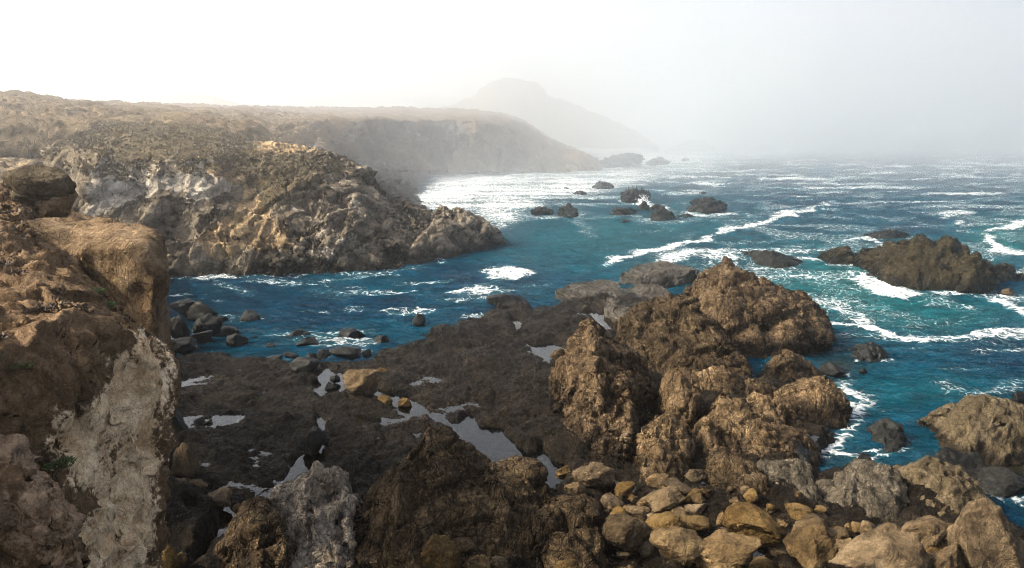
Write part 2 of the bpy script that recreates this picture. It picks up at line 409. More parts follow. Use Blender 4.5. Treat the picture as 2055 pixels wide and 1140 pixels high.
M['mcliff'] = rockmat('headland_rock', [(.055,.043,.029), (.115,.093,.066), (.18,.15,.108), (.28,.24,.18)], 0.42, strata=((0.75, 0.2, 0.5), 1.4, 0.2), k=1.0, wet=(0.6, 2.6, (.25,.23,.2)), bumpd=0.30, crack=0.45, sharp=0.45,
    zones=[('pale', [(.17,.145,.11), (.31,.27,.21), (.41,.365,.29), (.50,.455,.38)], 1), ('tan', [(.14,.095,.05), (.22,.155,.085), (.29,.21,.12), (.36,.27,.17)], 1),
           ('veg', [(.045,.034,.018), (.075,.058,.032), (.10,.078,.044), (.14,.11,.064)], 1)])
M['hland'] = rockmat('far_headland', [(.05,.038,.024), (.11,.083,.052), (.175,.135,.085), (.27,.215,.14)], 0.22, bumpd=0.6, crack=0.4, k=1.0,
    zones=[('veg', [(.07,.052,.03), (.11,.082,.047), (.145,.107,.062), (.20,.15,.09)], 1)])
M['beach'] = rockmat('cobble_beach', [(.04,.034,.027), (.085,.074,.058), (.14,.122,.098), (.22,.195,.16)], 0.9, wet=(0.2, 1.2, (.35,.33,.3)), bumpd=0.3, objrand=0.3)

def sea_mat():
    m = NT('sea_water'); P = m.pos()
    foam, turq, shal = m.attr('foam'), m.attr('turq'), m.attr('shallow')
    st = m.vmath('MULTIPLY', P, (0.75, 1.0, 1.0))
    wv = m.vmath('ADD', P, m.vmath('MULTIPLY', m.vmath('SUBTRACT', m.noisec(P, 0.35, 3), (.5,.5,.5)), (3.2,)*3))
    lace = m.math('SUBTRACT', 1.0, m.rng(m.vor(wv, 0.62, 'SMOOTH_F1'), 0.1, 0.75))
    vein = m.rng(m.vor(wv, 0.9, 'DISTANCE_TO_EDGE'), 0.0, 0.22, 1.0, 0.0)
    vein2 = m.rng(m.vor(wv, 2.6, 'DISTANCE_TO_EDGE'), 0.0, 0.25, 1.0, 0.0)
    fn = m.noise(wv, 1.4, 8, 0.72); fn2 = m.noise(P, 0.16, 5, 0.6)
    tex = m.math('ADD', m.math('MULTIPLY', vein, 0.34), m.math('ADD', m.math('MULTIPLY', vein2, 0.24), m.math('MULTIPLY', fn, 0.72)))
    fn3 = m.noise(wv, 0.45, 4, 0.6)
    lvl = m.math('MULTIPLY', foam, m.math('ADD', 0.35, m.math('ADD', m.math('MULTIPLY', fn2, 0.6), m.math('MULTIPLY', fn3, 0.7))))
    th = m.math('SUBTRACT', 1.25, m.math('MULTIPLY', lvl, 1.0))
    fm = m.rng(m.math('SUBTRACT', tex, th), -0.06, 0.34)
    sub = m.rng(lvl, 0.1, 0.9, 0.0, 0.75)               # churned, aerated water
    big = m.noise(P, 0.06, 4, 0.5)
    deep = m.mix(m.rng(big, 0.35, 0.65), (.0003,.019,.043), (.0006,.036,.062))
    col = m.mix(turq, deep, (.003,.08,.083))
    col = m.mix(m.math('MULTIPLY', sub, 0.55), col, (.02,.10,.115))
    col = m.mix(shal, col, (.014,.013,.008))
    wt = m.noise(m.vmath('MULTIPLY', P, (0.55, 1.3, 1)), 0.55, 6, 0.65)
    col = m.mix(0.8, col, m.ramp(wt, [(0.32, 0.35), (0.5, 0.9), (0.68, 1.6)]), 'MULTIPLY')
    col = m.mix(fm, col, (.55,.57,.57))
    r1 = m.noise(m.vmath('MULTIPLY', P, (0.8, 1.15, 1)), 1.5, 6, 0.6, 0.6)
    r2 = m.noise(m.vmath('MULTIPLY', P, (0.7, 1.3, 1)), 5.5, 4, 0.6, 0.4)
    h = m.math('ADD', m.math('MULTIPLY', r1, 1.0), m.math('MULTIPLY', r2, 0.42))
    h = m.math('ADD', h, m.math('MULTIPLY', fm, 0.10))
    nb = m.bump(h, 1.0, 0.6)
    m.t.nodes.remove(m.b)
    df = m.n('ShaderNodeBsdfDiffuse'); m.put(df.inputs['Color'], col); m.put(df.inputs['Normal'], nb)
    gl = m.n('ShaderNodeBsdfGlossy'); gl.inputs['Roughness'].default_value = 0.10; m.put(gl.inputs['Normal'], nb)
    fr = m.n('ShaderNodeFresnel'); fr.inputs['IOR'].default_value = 1.33; m.put(fr.inputs['Normal'], nb)
    mx = m.n('ShaderNodeMixShader'); m.put(mx.inputs[0], m.math('MULTIPLY', m.math('MULTIPLY', m.math('POWER', fr.outputs[0], 1.5), 0.55), m.math('SUBTRACT', 1.0, fm)))
    m.put(mx.inputs[1], df.outputs[0]); m.put(mx.inputs[2], gl.outputs[0])
    m.t.links.new(mx.outputs[0], m.out.inputs['Surface'])
    return m.m
M['sea'] = sea_mat()
def pool_mat():
    m = NT('pool_water'); P = m.pos()
    m.t.nodes.remove(m.b)
    tr = m.n('ShaderNodeBsdfTransparent'); tr.inputs['Color'].default_value = (.62, .66, .62, 1)
    gl = m.n('ShaderNodeBsdfGlossy'); gl.inputs['Roughness'].default_value = 0.03; gl.inputs['Color'].default_value = (.98, .96, .91, 1)
    nb = m.bump(m.noise(P, 3.0, 3, 0.5), 0.25, 0.02); m.put(gl.inputs['Normal'], nb)
    fr = m.n('ShaderNodeFresnel'); fr.inputs['IOR'].default_value = 1.33; m.put(fr.inputs['Normal'], nb)
    mx = m.n('ShaderNodeMixShader'); m.put(mx.inputs[0], fr.outputs[0]); m.put(mx.inputs[1], tr.outputs[0]); m.put(mx.inputs[2], gl.outputs[0])
    m.t.links.new(mx.outputs[0], m.out.inputs['Surface']); return m.m
M['pool'] = pool_mat()
def plain(name, c, rough=0.8, var=0.4, sc=6.0):
    m = NT(name); n = m.noise(m.pos(), sc, 5, 0.65)
    m.put(m.b.inputs['Base Color'], m.mix(1.0, c, m.ramp(n, [(0.3, 1 - var), (0.7, 1 + var)]), 'MULTIPLY'))
    m.b.inputs['Roughness'].default_value = rough; return m.m
M['plant'] = plain('green_leaves', (.075,.10,.025)); M['dryplant'] = plain('dry_leaves', (.045,.026,.014)); M['bird'] = plain('black_feathers', (.012,.012,.013))
M['spray'] = plain('white_spray', (.8,.82,.83), 0.9, 0.05); M['scrub'] = plain('scrub_leaves', (.075,.058,.031), var=0.6, sc=2.0)

# ------------------------------------------------------------------ the sea
def fan(y0, y1, n, px0, px1, m):
    ys = y0 * (y1 / y0) ** (np.arange(n) / (n - 1)); xs = (np.linspace(px0, px1, m) - 1027.5) / FOC
    Y, X = np.meshgrid(ys, xs, indexing='ij'); return X * Y * 1.03, Y
def build_sea():
    d = np.concatenate([np.linspace(0.62, 0.0062, 640)])         # tangent of the dip below the horizon
    ys = H / d; xs = np.tan(np.linspace(-0.72, 0.72, 620))
    ys = np.concatenate([[8.0, 18.0], ys[ys > 20]])
    Y, X = np.meshgrid(ys, xs, indexing='ij'); X = X * Y
    P0 = np.stack([X, Y, np.zeros_like(X)], -1).reshape(-1, 3)
    px, py = proj(P0); px0, py0 = px, py
    px = px + 16 * fbm(P0 / 5.0, 3, 31) + 14 * fbm(P0 / 14.0, 2, 34); py = py + (6 * fbm(P0 / 5.0, 3, 37) + 7 * fbm(P0 / 14.0, 2, 38)) * sstep(290, 420, py)
    foam = np.zeros(len(P0))
    def blob(poly, v, soft=14, ys_=2.2):
        nonlocal foam
        foam = np.maximum(foam, v * sstep(-soft, soft, poly_sd(px, py, poly, ys_)))
    def stroke(pts, w, v, ys_=2.2):
        nonlocal foam
        foam = np.maximum(foam, v * np.exp(-(line_d(px, py, pts, ys_) / w) ** 2))
    blob([(870,345),(1200,343),(1190,300),(1480,292),(1500,302),(1330,330),(1210,352),(1090,362),(990,385),(960,405),(975,430),(900,432),(850,425),(800,400),(850,380)], 0.98, 30)
    blob([(880,340),(1480,325),(1420,350),(1280,375),(1180,400),(1110,410),(1010,470),(930,440)], 0.86, 60)
    blob([(1150,300),(1520,288),(1700,292),(1600,315),(1350,335)], 0.95, 30)
    blob([(975,552),(1035,536),(1085,545),(1035,567),(985,565)], 0.93, 16)
    blob([(885,587),(960,575),(1015,578),(985,596),(905,594)], 0.8, 18)
    stroke([(1450,464),(1530,450),(1560,432),(1640,420),(1665,409)], 13, 1.05)
    stroke([(1225,526),(1300,506),(1360,492),(1422,478)], 14, 1.0)
    stroke([(1330,522),(1380,512),(1450,522)], 26, 0.85)
    stroke([(1270,440),(1330,452),(1410,440)], 22, 0.5)
    stroke([(1060,432),(1160,440),(1240,436)], 18, 0.55)
    stroke([(1130,400),(1180,470)], 30, 0.5)
    stroke([(1380,432),(1440,433),(1470,428)], 9, 0.9); stroke([(1260,402),(1300,408),(1350,425)], 12, 0.8)
    stroke([(1395,368),(1445,371)], 12, 0.95); stroke([(1340,392),(1400,385)], 14, 0.8)
    blob([(1700,532),(1735,552),(1790,572),(1860,596),(1830,602),(1760,598),(1715,572)], 0.98, 16)
    stroke([(1650,520),(1610,515),(1590,525)], 14, 0.9); stroke([(1700,482),(1740,480),(1760,485)], 10, 0.85)
    stroke([(1668,650),(1740,660),(1800,680),(1862,686)], 15, 1.05)
    stroke([(1655,600),(1690,615),(1730,640)], 40, 0.74)
    stroke([(1560,570),(1640,560),(1720,600),(1830,640)], 60, 0.45)
    stroke([(1700,775),(1740,800),(1715,850),(1690,885),(1645,912)], 34, 0.72)
    stroke([(1640,905),(1690,915),(1760,925)], 20, 0.8)
    stroke([(1740,905),(1790,915),(1830,900)], 14, 0.62)
    stroke([(1880,770),(1960,800),(2050,770)], 40, 0.5)
    stroke([(1985,478),(1998,500),(2060,512)], 18, 1.0); stroke([(1990,462),(2060,447)], 14, 1.0)
    stroke([(2005,605),(2060,640)], 26, 0.95); stroke([(1935,675),(2060,672)], 22, 0.85); stroke([(1960,590),(2060,600)], 22, 0.75)
    stroke([(1895,432),(1945,431)], 16, 0.85); stroke([(1920,445),(1935,455)], 14, 0.7)
    stroke([(1890,324),(2000,332),(2100,338)], 12, 0.8); stroke([(1480,300),(1700,305),(1850,300)], 16, 0.75); stroke([(1700,350),(2060,345)], 22, 0.4)
    stroke([(1700,640),(1850,600),(2000,650)], 90, 0.30); stroke([(1980,990),(2060,1010)], 26, 0.55)
    stroke([(395,560),(455,553)], 10, 0.8); stroke([(430,570),(500,585)], 18, 0.55); stroke([(640,590),(700,600)], 30, 0.4)  # the leftmost strokes are sun glints on the cove, painted as foam
    stroke([(340,560),(600,562),(780,548),(1000,492)], 9, 0.55)
    for (cx, cy, w) in ((1088,436,30),(1139,438,28),(1252,435,32),(1276,404,34),(1333,444,34),(1420,428,46),(1212,377,26),(1550,538,50),(1690,530,30),(1930,592,60),(1785,907,40),(1745,727,34),(1680,755,26)):
        stroke([(cx - w, cy), (cx + w, cy)], 9, 0.72)
    stk = fbm(P0 / np.array([38., 7., 1.]), 4, 41)
    foam = foam * (1 - sstep(450, 410, py0) * (0.06 - 0.7 * np.clip(stk, -.35, .2)))
    foam = np.maximum(foam, 0.80 * sstep(0.02, 0.42, stk) * sstep(470, 380, py0) * sstep(950, 1100, px0))
    foam = np.maximum(foam, 0.62 * sstep(0.1, 0.5, stk) * sstep(1100, 1400, px0))
    foam = np.maximum(foam, 0.60 * sstep(0.05, 0.45, fbm(P0 / np.array([9., 4., 1.]), 4, 43)) * sstep(1250, 1000, px0) * sstep(500, 560, py0))  # cove streaks: foam, with lighter water reflections painted into the same mask
    foam = np.maximum(foam, 0.50 * sstep(1000, 1500, px) * sstep(880, 560, py) * sstep(-.25, .3, fbm(P0 / 9.0, 3, 39)))
    foam = np.clip(foam, 0, 1.1)
    gs = lambda cx, cy, sx, sy: np.exp(-((px - cx) / sx) ** 2 - ((py - cy) / sy) ** 2)
    turq = np.clip(0.75 * gs(1700, 575, 190, 75) + 0.8 * gs(2010, 480, 70, 40) + 0.4 * gs(1920, 640, 150, 40) + 0.35 * gs(1250, 480, 260, 70) + 0.25 * gs(1850, 790, 180, 40), 0, 1)
    shal = np.clip(0.9 * gs(1960, 950, 120, 45) + 0.8 * gs(1672, 740, 45, 28) + 0.9 * gs(2040, 900, 60, 60) + 0.6 * gs(1560, 920, 120, 40), 0, 1)
    # swell and chop
    P2 = P0.copy(); P2[:, 2] = 0
    z = 0.30 * fbm(P2 / np.array([16, 9, 1]), 3, 11) + 0.30 * ridged(P2 / np.array([5.5, 3.0, 1]), 3, 17) + 0.13 * ridged(P2 / np.array([1.7, 1.2, 1]), 2, 23)
    z *= 0.5 + 0.5 * sstep(30, 75, P0[:, 1])
    far = 1 + 1.6 * sstep(140, 400, P0[:, 1]); z *= far
    z += 0.10 * np.clip(foam - 0.5, 0, 1) - 0.02
    P0[:, 2] = z
    me = mesh_np('sea', P0, grid_faces(*X.shape)[:, ::-1], M['sea'], dict(foam=foam, turq=turq, shallow=shal))
    tag(link('sea', me), kind='structure')
build_sea()

# ------------------------------------------------------------------ the far land
def land():
    # hills in the fog
    hill = [(850,300,226),(890,300,215),(930,299,207),(955,299,197),(968,299,182),(1000,298,166),(1040,298,163),(1078,297,168),(1095,297,188),(1120,297,204),(1170,297,220),(1225,297,244),(1280,297,272),(1320,297,296)]
    net = [[p(x, b + 2, 740), p(x, b - (b - t) * .35, 745), p(x, b - (b - t) * .75, 755), p(x, t, 785), p(x, t + 20, 890), p(x, 300, 1000)] for x, b, t in hill]
    S = rockdisp(surface(net, 5, 0.6), dict(seed=5, big=(3, 40), ridge=(3, 18), fine=(1.2, 8)))
    tag(obj_surface('hill', S, M['hland'], attrs=dict(veg=np.full(S.shape[0] * S.shape[1], 0.6))), 'tall rounded hill fading into the fog behind the headland', kind='structure')
    hill2 = [(225,215,213),(262,215,204),(300,215,199),(330,215,192),(365,215,188),(410,215,194),(450,215,202),(480,215,209),(505,216,214)]
    net = [[pf(x, b + 25, 395), pf(x, b - (b - t) * .2, 400), pf(x, b - (b - t) * .7, 408), pf(x, t, 420), pf(x, t + 18, 480)] for x, b, t in hill2]
    S = rockdisp(surface(net, 2.0, 0.6), dict(seed=8, big=(2, 14), ridge=(1.5, 7), fine=(0.5, 3)))
    tag(obj_surface('hill', S, M['hland'], attrs=dict(veg=np.full(S.shape[0] * S.shape[1], 0.7))), 'low rocky knoll on the skyline above the plateau', kind='structure')
    # headland with its plateau
    rows = [(-420, [(470,100),(370,110),(255,140),(215,172),(176,215),(250,330),(300,480)]),
            (-150, [(470,100),(360,115),(245,145),(212,173),(180,215),(245,330),(290,480)]),
            (0, [(450,112),(345,124),(243,150),(210,175),(184,216),(240,320),(290,480)]),
            (60, [(440,125),(355,135),(240,155),(212,180),(189,220),(240,320),(290,480)]),
            (120, [(430,135),(350,142),(240,158),(216,184),(198,224),(240,330),(290,480)]),
            (250, [(400,145),(300,150),(247,165),(225,192),(206,245),(240,340),(290,480)]),
            (380, [(360,155),(300,160),(248,178),(230,205),(212,262),(240,360),(290,480)]),
            (500, [(340,168),(293,176),(249,192),(231,220),(214,285),(240,380),(290,480)]),
            (540, [(335,172),(292,182),(258,196),(232,226),(215,295),(240,380),(290,480)]),
            (590, [(332,182),(292,192),(244,206),(232,238),(216,305),(240,390),(290,480)]),
            (700, [(338,205),(300,212),(244,219),(234,250),(217,322),(240,400),(290,480)]),
            (770, [(342,222),(300,232),(241,238),(234,262),(217,330),(240,400),(290,480)]),
            (850, [(344,242),(300,250),(243,254),(235,278),(218,342),(240,410),(290,480)]),
            (910, [(344,256),(300,265),(241,268),(235,288),(219,350),(240,420),(290,480)]),
            (955, [(345,258),(298,262),(243,265),(236,288),(222,352),(240,420),(290,480)]),
            (1005, [(346,266),(300,269),(250,274),(239,292),(228,352),(250,420),(292,480)]),
            (1050, [(346,270),(308,274),(270,281),(252,298),(243,350),(262,420),(293,480)]),
            (1090, [(347,272),(318,276),(292,283),(278,298),(270,340),(280,400),(295,470)]),
            (1130, [(348,275),(326,278),(305,284),(297,298),(292,325),(300,370),(303,440)]),
            (1165, [(349,277),(330,279),(312,284),(305,294),(304,310),(310,340),(310,390)]),
            (1190, [(349,279),(338,281),(325,284),(318,290),(319,300),(325,315),(322,340)]),
            (1202, [(350,281),(347,283),(343,285),(341,288),(341,292),(340,300),(338,305)])]
    net = [[pf(x, y, D) for (y, D) in r] for x, r in rows]
    S = surface(net, 1.1, 0.08, 0.85); S0 = S; nz0 = grid_normals(S0)[..., 2:3]
    S = rockdisp(S, dict(seed=3, big=(1.8, 12), warp=(1.6, 9), block=(0.9, (6, 6, 8), 0.7), joints=[((0.8, 0.3, 0.2), 5.0, 0.7, 0.8, 0.5)], ridge=(0.8, (5, 5, 9)), fine=(0.22, 1.6)))
    S = S0 + (S - S0) * (1 - 0.5 * sstep(0.55, 0.9, nz0))
    N = grid_normals(S); V = S.reshape(-1, 3)
    veg = sstep(0.45, 0.85, N[..., 2]).reshape(-1) * sstep(9, 14, V[:, 2])
    o = obj_surface('headland', S, M['hland'], attrs=dict(veg=veg)); tag(o, 'long flat-topped headland with brown cliffs fading into fog', kind='structure')
    # cobble beach
    net = [[pf(540,352,118), pf(545,318,150), pf(550,298,185), pf(555,286,215)],
           [pf(620,385,115), pf(630,335,155), pf(640,308,190), pf(650,292,225)],
           [pf(700,410,115), pf(710,350,165), pf(720,320,215), pf(740,303,245)],
           [pf(780,435,118), pf(790,372,172), pf(800,335,240), pf(830,318,262)],
           [pf(840,455,122), pf(835,402,170), pf(850,352,258), pf(900,335,275)],
           [pf(900,478,122), pf(905,425,160), pf(930,362,255), pf(985,348,270)],
           [pf(960,500,124), pf(990,450,150), pf(1010,375,250), pf(1040,352,272)]]
    S = rockdisp(surface(net, 0.7, 0.5), dict(seed=4, big=(0.5, 8), block=(0.35, 1.4, 0.4), fine=(0.1, 0.7)))
    tag(obj_surface('beach', S, M['beach']), 'cobble beach between the cliffs', kind='structure')
    return S
beach_S = land()

def middle_cliff():
    net = []
    rows = [
     [(40,600,118),(45,540,119),(50,430,121),(70,360,123),(92,310,127),(85,310,140),(80,325,165)],
     [(110,600,103),(110,530,104),(112,430,105),(128,345,107),(150,288,111),(145,278,128),(150,268,165)],
     [(150,598,90),(150,530,90.5),(150,440,92),(178,340,94),(182,302,99),(190,268,122),(200,250,165)],
     [(178,592,83),(175,525,84),(163,440,85.5),(183,345,87),(193,306,89.5),(230,268,115),(240,245,165)],
     [(225,588,83),(225,520,84),(222,440,86),(232,350,88),(232,316,90),(270,272,112),(290,247,165)],
     [(300,582,83.2),(300,515,84.2),(300,435,86.5),(300,355,88.5),(300,322,90),(320,276,110),(340,248,165)],
     [(380,574,84),(380,510,85),(380,430,87.2),(385,350,89),(385,318,91),(380,283,108),(400,252,165)],
     [(440,570,84.2),(440,505,85.5),(440,428,88),(445,355,90),(440,320,92),(440,292,106),(455,262,165)],
     [(500,567,84.5),(500,510,85.5),(500,440,88.5),(497,375,92),(495,338,95),(495,308,106),(505,282,165)],
     [(560,563,85),(563,505,86),(563,440,89),(560,375,93),(556,335,96.5),(550,312,106),(565,292,160)],
     [(610,560,85.4),(612,505,86.5),(612,440,89.5),(612,372,94),(610,330,98),(605,312,106),(615,303,150)],
     [(660,556,86),(660,505,87.5),(660,440,90.5),(660,375,95),(660,335,99),(655,310,105),(660,318,130)],
     [(710,552,87),(706,505,88.5),(705,440,92),(705,385,96),(703,345,100),(700,322,104),(706,345,122)],
     [(760,546,88.3),(755,500,90),(752,450,93),(748,405,97),(746,370,101),(744,350,104),(752,385,120)],
     [(800,536,90.5),(800,495,92),(795,460,95),(788,430,98.5),(782,405,102),(780,398,105),(788,420,118)],
     [(835,527,92.5),(835,490,94),(833,462,96.5),(830,438,99),(832,422,102),(835,418,105),(840,435,116)],
     [(872,518,95),(872,488,96.5),(870,465,98.5),(868,445,100.5),(872,432,103),(875,432,106),(878,446,116)],
     [(905,511,97.5),(907,485,98.6),(905,462,100.3),(900,442,102),(900,430,104),(900,426,106),(902,446,116)],
     [(945,503,100.5),(945,480,101.6),(940,458,103),(932,440,104.5),(926,428,106),(926,424,107.5),(930,446,117)],
     [(980,496,104),(980,480,104.8),(975,464,105.8),(966,450,107),(958,440,108),(956,438,109.5),(958,454,118)],
     [(1002,490,107),(1002,484,107.4),(998,473,108.2),(990,462,109),(982,455,110),(980,454,111),(978,465,118)],
     [(1010,489,108.5),(1010,488,109),(1008,487,109.5),(1006,485,110.5),(1002,484,111.5),(1000,483,112.5),(995,484,118)]]
    for r in rows:
        c = [pf(*q) for q in r]
        lo = c[0].copy(); lo[2] = -2.0
        bk = c[-1] + np.array([0, 6, -4.0]); c2 = [lo] + c + [bk]; net.append(c2)
    S = surface(net, 0.22, 0.12, 0.19)
    V = S.reshape(-1, 3); px, py = proj(V)
    # the grown-over slope is smoother than the fractured nose
    S0 = S; wv = 1 - 0.72 * sstep(-8, 14, poly_sd(px, py, [(100,225),(600,225),(560,285),(480,318),(390,312),(240,320),(196,302),(130,330)], 1))
    S = rockdisp(S, dict(seed=31, warp=(0.5, 4), big=(0.7, 6), block=(0.55, (5.0, 5.4, 4.0), 0.4), joints=[((0.45, 0.2, 0.85), 2.0, 0.34, 0.4, 0.4), ((-0.7, 0.3, 0.6), 3.0, 0.40, 0.5, 0.3), ((0.9, -0.3, -0.1), 3.6, 0.32, 0.45, 0.3)], ridge=(0.07, (1.6, 1.6, 1.4)), fine=(0.06, 0.5)))
    S = S0 + (S - S0) * wv.reshape(S.shape[0], S.shape[1], 1)
    N = grid_normals(S); V = S.reshape(-1, 3); nz = N[..., 2].reshape(-1); px, py = proj(V)
    w = 14 * fbm(V / 3.0, 3, 3)
    pale = sstep(-10, 12, poly_sd(px, py, [(160,440),(185,340),(196,300),(240,322),(390,312),(470,330),(490,378),(420,398),(330,390),(250,400),(210,430)], 1) + w)
    pale = np.maximum(pale, 0.5 * sstep(-10, 14, poly_sd(px, py, [(560,430),(600,380),(650,345),(700,340),(745,400),(760,440),(720,470),(690,540),(610,550),(620,480),(570,470)], 1) + 2.2 * w) * sstep(-.1, .5, fbm(V / 1.6, 3, 77) + .15))
    tan = sstep(-12, 14, poly_sd(px, py, [(250,330),(390,325),(410,345),(260,350)], 1) + w) * .55
    tan = np.maximum(tan, sstep(-12, 14, poly_sd(px, py, [(395,330),(480,325),(545,360),(520,400),(560,440),(590,500),(440,520),(400,480),(470,430),(480,380),(420,355)], 1) + w * 1.4))
    tan = np.maximum(tan, sstep(-12, 14, poly_sd(px, py, [(470,300),(540,262),(590,250),(620,275),(640,300),(560,320)], 1) + w * 1.2) * 0.9)
    veg = sstep(0.28, 0.5, nz + 0.2 * fbm(V / 5, 3, 5)) * sstep(9.5, 12.5, V[:, 2]) * (1 - sstep(470, 560, px))
    veg = np.maximum(veg, 0.7 * sstep(-12, 12, poly_sd(px, py, [(480,340),(530,305),(640,310),(700,345),(640,360),(600,400),(540,420),(500,385)], 1) + 1.6 * w))
    o = obj_surface('cliff', S, M['mcliff'], attrs=dict(pale=pale, tan=tan, veg=veg))
    tag(o, 'fractured grey and tan sea cliff jutting into the cove below the plateau', 'cliff')
    return S, veg
mid_S, mid_veg = middle_cliff()

# ------------------------------------------------------------------ near cliff
def near_cliff():
    net = [
     [(-420,330,44),(-420,430,28),(-420,560,15),(-420,690,10.5),(-420,820,9.8),(-420,1000,9.5),(-420,1400,9.3)],
     [(-150,345,40),(-150,440,26),(-150,560,17),(-150,680,12.6),(-150,800,12),(-150,960,11.8),(-150,1400,11.6)],
     [(0,368,36),(0,440,26),(0,560,18),(0,672,14),(0,780,13.3),(0,920,13.0),(0,1400,12.8)],
     [(30,395,33),(50,470,25),(80,570,18.5),(90,662,15),(90,770,14.0),(88,910,13.6),(80,1400,13.3)],
     [(55,430,31),(95,510,24),(140,585,19),(165,648,16),(160,760,14.8),(150,900,14.2),(140,1400,13.9)],
     [(70,450,31),(130,540,23.5),(195,605,19.5),(232,650,17),(225,760,15.9),(205,900,15),(190,1400,14.6)],
     [(80,462,31),(150,556,23.5),(232,628,20),(288,664,18),(285,770,17),(268,900,16),(240,1400,15.3)],
     [(86,470,31),(160,566,23.5),(248,640,20.5),(312,682,19),(322,780,18.2),(312,900,17.2),(285,1400,16.2)],
     [(90,476,31.5),(164,572,24),(254,648,21.5),(318,692,20.5),(331,790,20),(321,910,19.2),(296,1400,18.4)],
     [(94,480,32),(168,580,25),(255,660,24),(314,710,24),(326,805,24),(316,920,23.5),(290,1400,23)]]
    S = surface([[p(*q) for q in c] for c in net], 0.072, 0.45, 0.072)
    S = rockdisp(S, dict(seed=51, warp=(0.25, 1.6), big=(0.35, 2.2), block=(0.16, (1.3, 1.4, 2.4), 0.12), joints=[((0.6, -0.7, 0.2), 0.7, 0.08, 0.13, 0.5), ((0.2, 0.3, 0.9), 1.0, 0.07, 0.09, 0.6)], ridge=(0.06, (0.5, 0.5, 0.9)), fine=(0.035, 0.22)))
    N = grid_normals(S); nz = N[..., 2].reshape(-1); V = S.reshape(-1, 3); px, py = proj(V)
    w = 22 * fbm(V / 0.9, 4, 61)
    pale = sstep(-60, 60, poly_sd(px, py, [(268,672),(318,690),(340,760),(335,900),(310,1000),(300,1300),(190,1300),(150,1060),(200,1010),(160,960),(110,900),(130,850),(200,790),(235,740)], 1) + w)
    pale *= 1 - 0.45 * sstep(-20, 24, poly_sd(px, py, [(235,830),(290,780),(275,860),(270,930),(215,960),(185,930),(190,900)], 1) + w)
    soil = sstep(0.45, 0.75, nz + 0.12 * fbm(V / 0.6, 3, 8))
    cl = obj_surface('cliff', S, M['ncliff'], attrs=dict(pale=pale, soil=soil * (1 - pale)))
    tag(cl, 'near earth-topped cliff with a whitish vertical face dropping to the reef', 'cliff')
    # overhanging sandstone ledge
    net = [
     [(20,415,36),(25,432,31),(30,455,27),(32,485,26.2),(35,540,26),(40,800,26)],
     [(75,428,35),(80,440,30.5),(90,470,27),(95,505,26.0),(98,545,26.2),(100,800,26)],
     [(150,436,34),(160,446,29.5),(180,478,26.2),(188,500,25.4),(186,560,25.5),(180,800,25.4)],
     [(215,446,33.5),(225,452,29.5),(245,478,26.0),(252,496,25.0),(250,575,25.5),(242,800,25.4)],
     [(262,454,33),(268,458,29),(292,482,25.8),(300,505,24.9),(292,590,25.3),(280,800,25.2)],
     [(290,456,33),(298,462,29.5),(318,490,26.2),(325,530,25.2),(322,620,25.0),(318,800,24.6)],
     [(300,460,34),(312,468,31),(330,504,28),(336,560,27),(338,640,26.6),(334,800,26)],
     [(300,470,37),(308,480,36),(322,520,35),(328,580,34.5),(330,660,34),(326,800,33)]]
    S = surface([[p(*q) for q in c] for c in net], 0.085, 0.7, 0.085)
    S = rockdisp(S, dict(seed=57, warp=(0.3, 2.5), big=(0.35, 2.6), strata=((0.1, 0.25, 0.95), 0.8, 0.08, 0.10), ridge=(0.06, (1.2, 1.2, 2.2)), fine=(0.02, 0.4)))
    V = S.reshape(-1, 3); px, py = proj(V)
    nz = grid_normals(S)[..., 2].reshape(-1)
    led = obj_surface('ledge', S, M['ledge'], cl, attrs=dict(pale=0.75 * sstep(0.3, 0.7, nz)))
    led['label'] = 'overhanging orange sandstone ledge'
    # buttress in the corner
    cols = [(-120,1500,-130,960),(-40,1500,-40,905),(20,1500,30,897),(70,1500,75,920),(105,1500,112,965),(135,1500,142,1030),(150,1500,155,1130)]
    net = []
    for bx, by, tx, ty in cols:
        net.append([p(bx, 1600, 11.3), p((bx + tx) / 2, 1300, 11.4), p(tx, (ty * 2 + 1300) / 3, 11.6), p(tx, ty + 25, 11.9), p(tx, ty, 12.5), p(tx, ty + 10, 14.0), p(tx, ty + 120, 15.0)])
    S = surface(net, 0.06, 0.5, 0.06)
    S = rockdisp(S, dict(seed=58, warp=(0.2, 1), big=(0.25, 1.2), block=(0.09, 0.55, 0.08), strata=((0.1, 0.1, 1), 0.4, 0.06, 0.08), fine=(0.035, 0.2)))
    V = S.reshape(-1, 3)
    bt = obj_surface('buttress', S, M['ncliff'], cl, attrs=dict(pale=np.zeros(len(V)), soil=0.55 + 0.4 * fbm(V / 0.8, 3, 7)))
    bt['label'] = 'cracked sunlit buttress at the foot of the cliff'
    return cl
near = near_cliff()
def coast():
    # the shore between the two cliffs, out of sight to the left
    edge = [(-22, 27), (-29, 36), (-33, 47), (-37, 60), (-42, 74), (-52, 90), (-62, 106), (-70, 122)]
    net = []
    for i, (x, y) in enumerate(edge):
        t = i / (len(edge) - 1); top = 12.2 - 1.2 * math.sin(t * 3.0)
        net.append([np.array([x + 3.0, y - .5, -1.5]), np.array([x + 1.6, y - .3, 3.0]), np.array([x + 0.4, y, 8.0]), np.array([x - 1.2, y, top]), np.array([x - 14, y + 1, top + 1.0]), np.array([x - 60, y + 2, top + 5])])
    S = rockdisp(surface(net[::-1], 0.7, 0.5), dict(seed=55, big=(1.0, 6), block=(0.4, 2.0, 0.3), fine=(0.2, 1.0)))
    n = S.shape[0] * S.shape[1]
    tag(obj_surface('shore', S, M['mcliff'], attrs=dict(pale=np.zeros(n), tan=np.full(n, .4), veg=np.zeros(n))), 'low shore cliff behind the near cliff', kind='structure')
coast()

